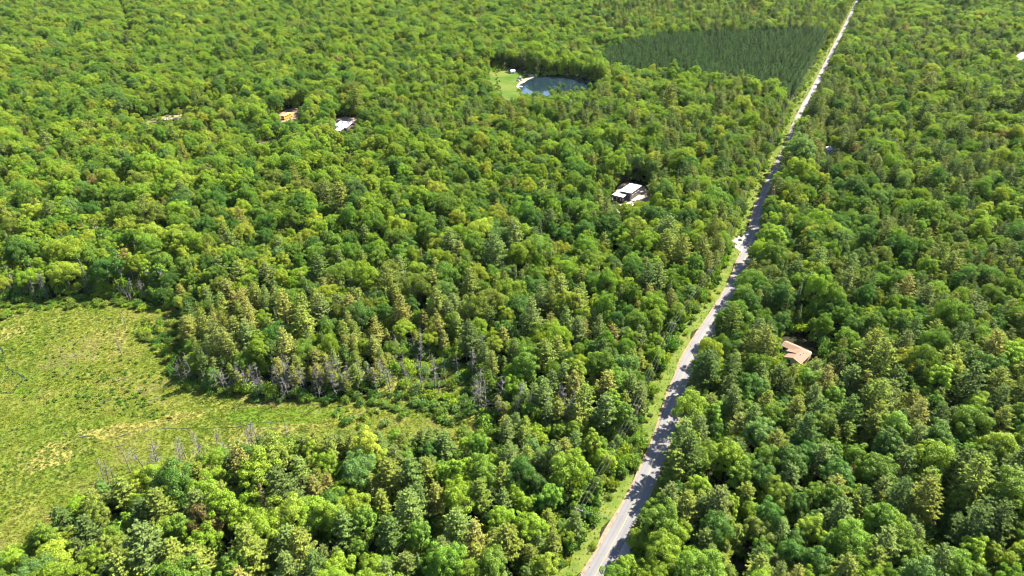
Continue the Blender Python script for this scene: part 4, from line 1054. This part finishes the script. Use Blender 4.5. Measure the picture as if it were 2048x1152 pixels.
plab = ['lowest', 'second lowest', 'third lowest', 'fourth', 'fifth', 'sixth', 'seventh', 'eighth', 'ninth', 'tenth', 'eleventh', 'twelfth', 'thirteenth', 'fourteenth', 'fifteenth', 'sixteenth', 'seventeenth']
k = 0
for d in np.arange(d0 - 46 * 4, d0 + 46 * 9, 46):
    if d < 8: continue
    q, i = on_road(d, -8.6); ang = math.atan2(_N[i][1], _N[i][0])
    utility_pole(q[0], q[1], ang, 'wooden utility pole with crossarm, %s up along the road\'s left verge' % plab[k]); k += 1
    heads.append((q, _N[i]))
def span(mb, a, b_, sag, r_=.018):
    P = [Vector(a).lerp(Vector(b_), u) - Vector((0, 0, sag * 4 * u * (1 - u))) for u in np.linspace(0, 1, 9)]; mb.path(P, [r_] * 9, 3)
for q, nm in ((-.95, 'outer'), (0, 'middle'), (.95, 'roadside')):
    mb = MB()
    for (a, na_), (b2, nb_) in zip(heads[:-1], heads[1:]): span(mb, (a[0] + na_[0] * q, a[1] + na_[1] * q, 10.25), (b2[0] + nb_[0] * q, b2[1] + nb_[1] * q, 10.25), .7)
    tag(mb.obj('power_line', M['wire']), '%s wire of the power line along the road' % nm, 'wire', 'wires of the roadside power line')
SPOLE = (66.6, 112.5)
r = empty('utility_pole', (*SPOLE, 0), .6); tag(r, 'short pale topped pole among trees at bottom right', 'utility pole')
mb = MB(); mb.path([(0, 0, -.5), (0, 0, 7.6)], [.15, .11], 8); mb.obj('pole', M['pole_wood'], r); mb = MB(); mb.tube((0, 0, 7.6), (0, 0, 8.05), .16, .13, 8); mb.obj('cap', M['white_trim'], r)
near = min(heads, key=lambda h_: math.hypot(h_[0][0] - 40, h_[0][1] - 125))[0]
for q, nm in ((0, 'upper'), (.55, 'lower')):
    mb = MB(); span(mb, (near[0], near[1], 9.6 - q), (SPOLE[0], SPOLE[1], 7.5 - q * .4), 1.0, .010); tag(mb.obj('service_wire', M['wire']), '%s service wire crossing the road to the bottom right pole' % nm, 'wire')

# ------------------------------------------------------------------ fallen logs in the marsh, boulders
its = []
for k in range(15):
    px, py = random.choice(((random.uniform(40, 300), random.uniform(660, 900)), (random.uniform(130, 330), random.uniform(800, 880)), (random.uniform(560, 900), random.uniform(800, 845)), (random.uniform(780, 930), random.uniform(740, 790))))
    x, y, _ = ground(px, py); L = random.uniform(2, 4.5); mb = MB(); rr = random.uniform(.07, .12)
    mb.path([(-L / 2, 0, rr + .05), (0, random.uniform(-.1, .1), rr + .1), (L / 2, random.uniform(-.2, .2), rr + .12)], [rr * 1.2, rr, rr * .5], 6)
    for _ in range(3):
        u = random.uniform(-.3, .45) * L; mb.tube((u, 0, rr), (u + .4, random.choice((-1, 1)) * random.uniform(.4, .9), rr + random.uniform(.1, .5)), .04, .015, 3)
    o = mb.obj('fallen_log', M['dead_wood']); o.location = (x, y, .03); o.rotation_euler = (0, 0, random.uniform(-.2, 1.4)); tag(o, None, 'log', 'fallen logs in the marsh'); its.append((o, px, py))
its.sort(key=lambda a: a[1])
for k, (o, px, py) in enumerate(its):
    zn = 'in the boggy clearing' if py < 792 and px > 700 else 'on the marsh tongue' if px > 500 else 'in the open marsh'
    same = [a for a in its if ('in the boggy clearing' if a[2] < 792 and a[1] > 700 else 'on the marsh tongue' if a[1] > 500 else 'in the open marsh') == zn]
    j = [id(a[0]) for a in same].index(id(o)); o['label'] = 'bleached fallen log lying %s, %s' % (zn, (ORD + ['eleventh from left', 'twelfth from left', 'thirteenth from left', 'fourteenth from left', 'fifteenth from left', 'sixteenth from left', 'seventeenth from left', 'eighteenth from left', 'nineteenth from left', 'twentieth from left', 'twenty-first from left'])[j])
def boulder(x, y, r_, label, m_=None):
    bm_v, bm_f = [], []
    n, mring = 9, 5
    for i in range(mring + 1):
        ph = PI * .5 * i / mring
        for j in range(n):
            q = 2 * PI * j / n; k_ = r_ * random.uniform(.78, 1.15); bm_v.append((k_ * math.cos(q) * math.cos(ph), k_ * .8 * math.sin(q) * math.cos(ph), k_ * .75 * math.sin(ph) - .05))
    for i in range(mring):
        for j in range(n): bm_f.append((i * n + j, i * n + (j + 1) % n, (i + 1) * n + (j + 1) % n, (i + 1) * n + j))
    o = bpy.data.objects.new('boulder', mesh_np('boulder', bm_v, bm_f, [m_ or M['rock']])); COL.objects.link(o); o.location = (x, y, .05); o.rotation_euler = (0, 0, random.uniform(0, 6)); tag(o, label, 'rock', 'rocks and rubble')
for k, (a, b, r_) in enumerate(((1040, 158, 2.6), (1036, 162, 1.8), (1044, 161, 1.4), (1060, 153, 1.9), (1056, 151, 1.3), (1064, 151.5, 1.5), (1050, 149, 1.2))):
    boulder(*ground(a, b)[:2], r_, 'pale boulder on the pond bank, %s' % ['largest one', 'left of the largest', 'right of the largest', 'big one by the willow', 'upper one near the shrubs', 'rightmost one', 'topmost one'][k])
for k in range(9): a, b = 330 + k * 4.2 + random.uniform(-1, 1), 239.5 - k * .25 + random.uniform(-1.3, 1.3); boulder(*ground(a, b)[:2], random.uniform(.8, 1.5), 'pale rock in the rubble pile beside the dirt trail, %s' % ORD[k])
for k in range(8): a, b = 1280 + k * 1.9, 388 + random.uniform(-3, 9); boulder(*ground(a, b)[:2], random.uniform(.35, .7), 'rubble lump on the sandy yard right of the white-roofed house, %s' % ORD[k])
mb = MB(); mb.box((0, 0, .35), (5.5, 9.5, .18)); dk = empty('deck', (67.2, 336.5, 0), math.radians(-35.6)); mb.obj('platform', M['wood'], dk); tag(dk, 'wooden deck on the right side of the white-roofed house', 'deck')
for q in ((-2.5, -4.4), (2.5, -4.4), (-2.5, 4.4), (2.5, 4.4)): mb = MB(); mb.tube((q[0], q[1], -.2), (q[0], q[1], .25), .09, .09, 6); mb.obj('post', M['wood'], dk)


# ------------------------------------------------------------------ the air: a faint even haze
mb = MB(); mb.box((0, 6000, 72), (18400, 18400, 146)); m = bpy.data.materials.new('haze'); m.use_nodes = True; t = m.node_tree; t.nodes.clear()
v = t.nodes.new('ShaderNodeVolumePrincipled'); v.inputs['Color'].default_value = (.86, .92, 1.0, 1); v.inputs['Density'].default_value = .000008
o_ = t.nodes.new('ShaderNodeOutputMaterial'); t.links.new(v.outputs[0], o_.inputs['Volume'])
tag(mb.obj('haze', m), 'faint even haze in the air over the woods', None, None, 'stuff')
cy.volume_bounces = 0
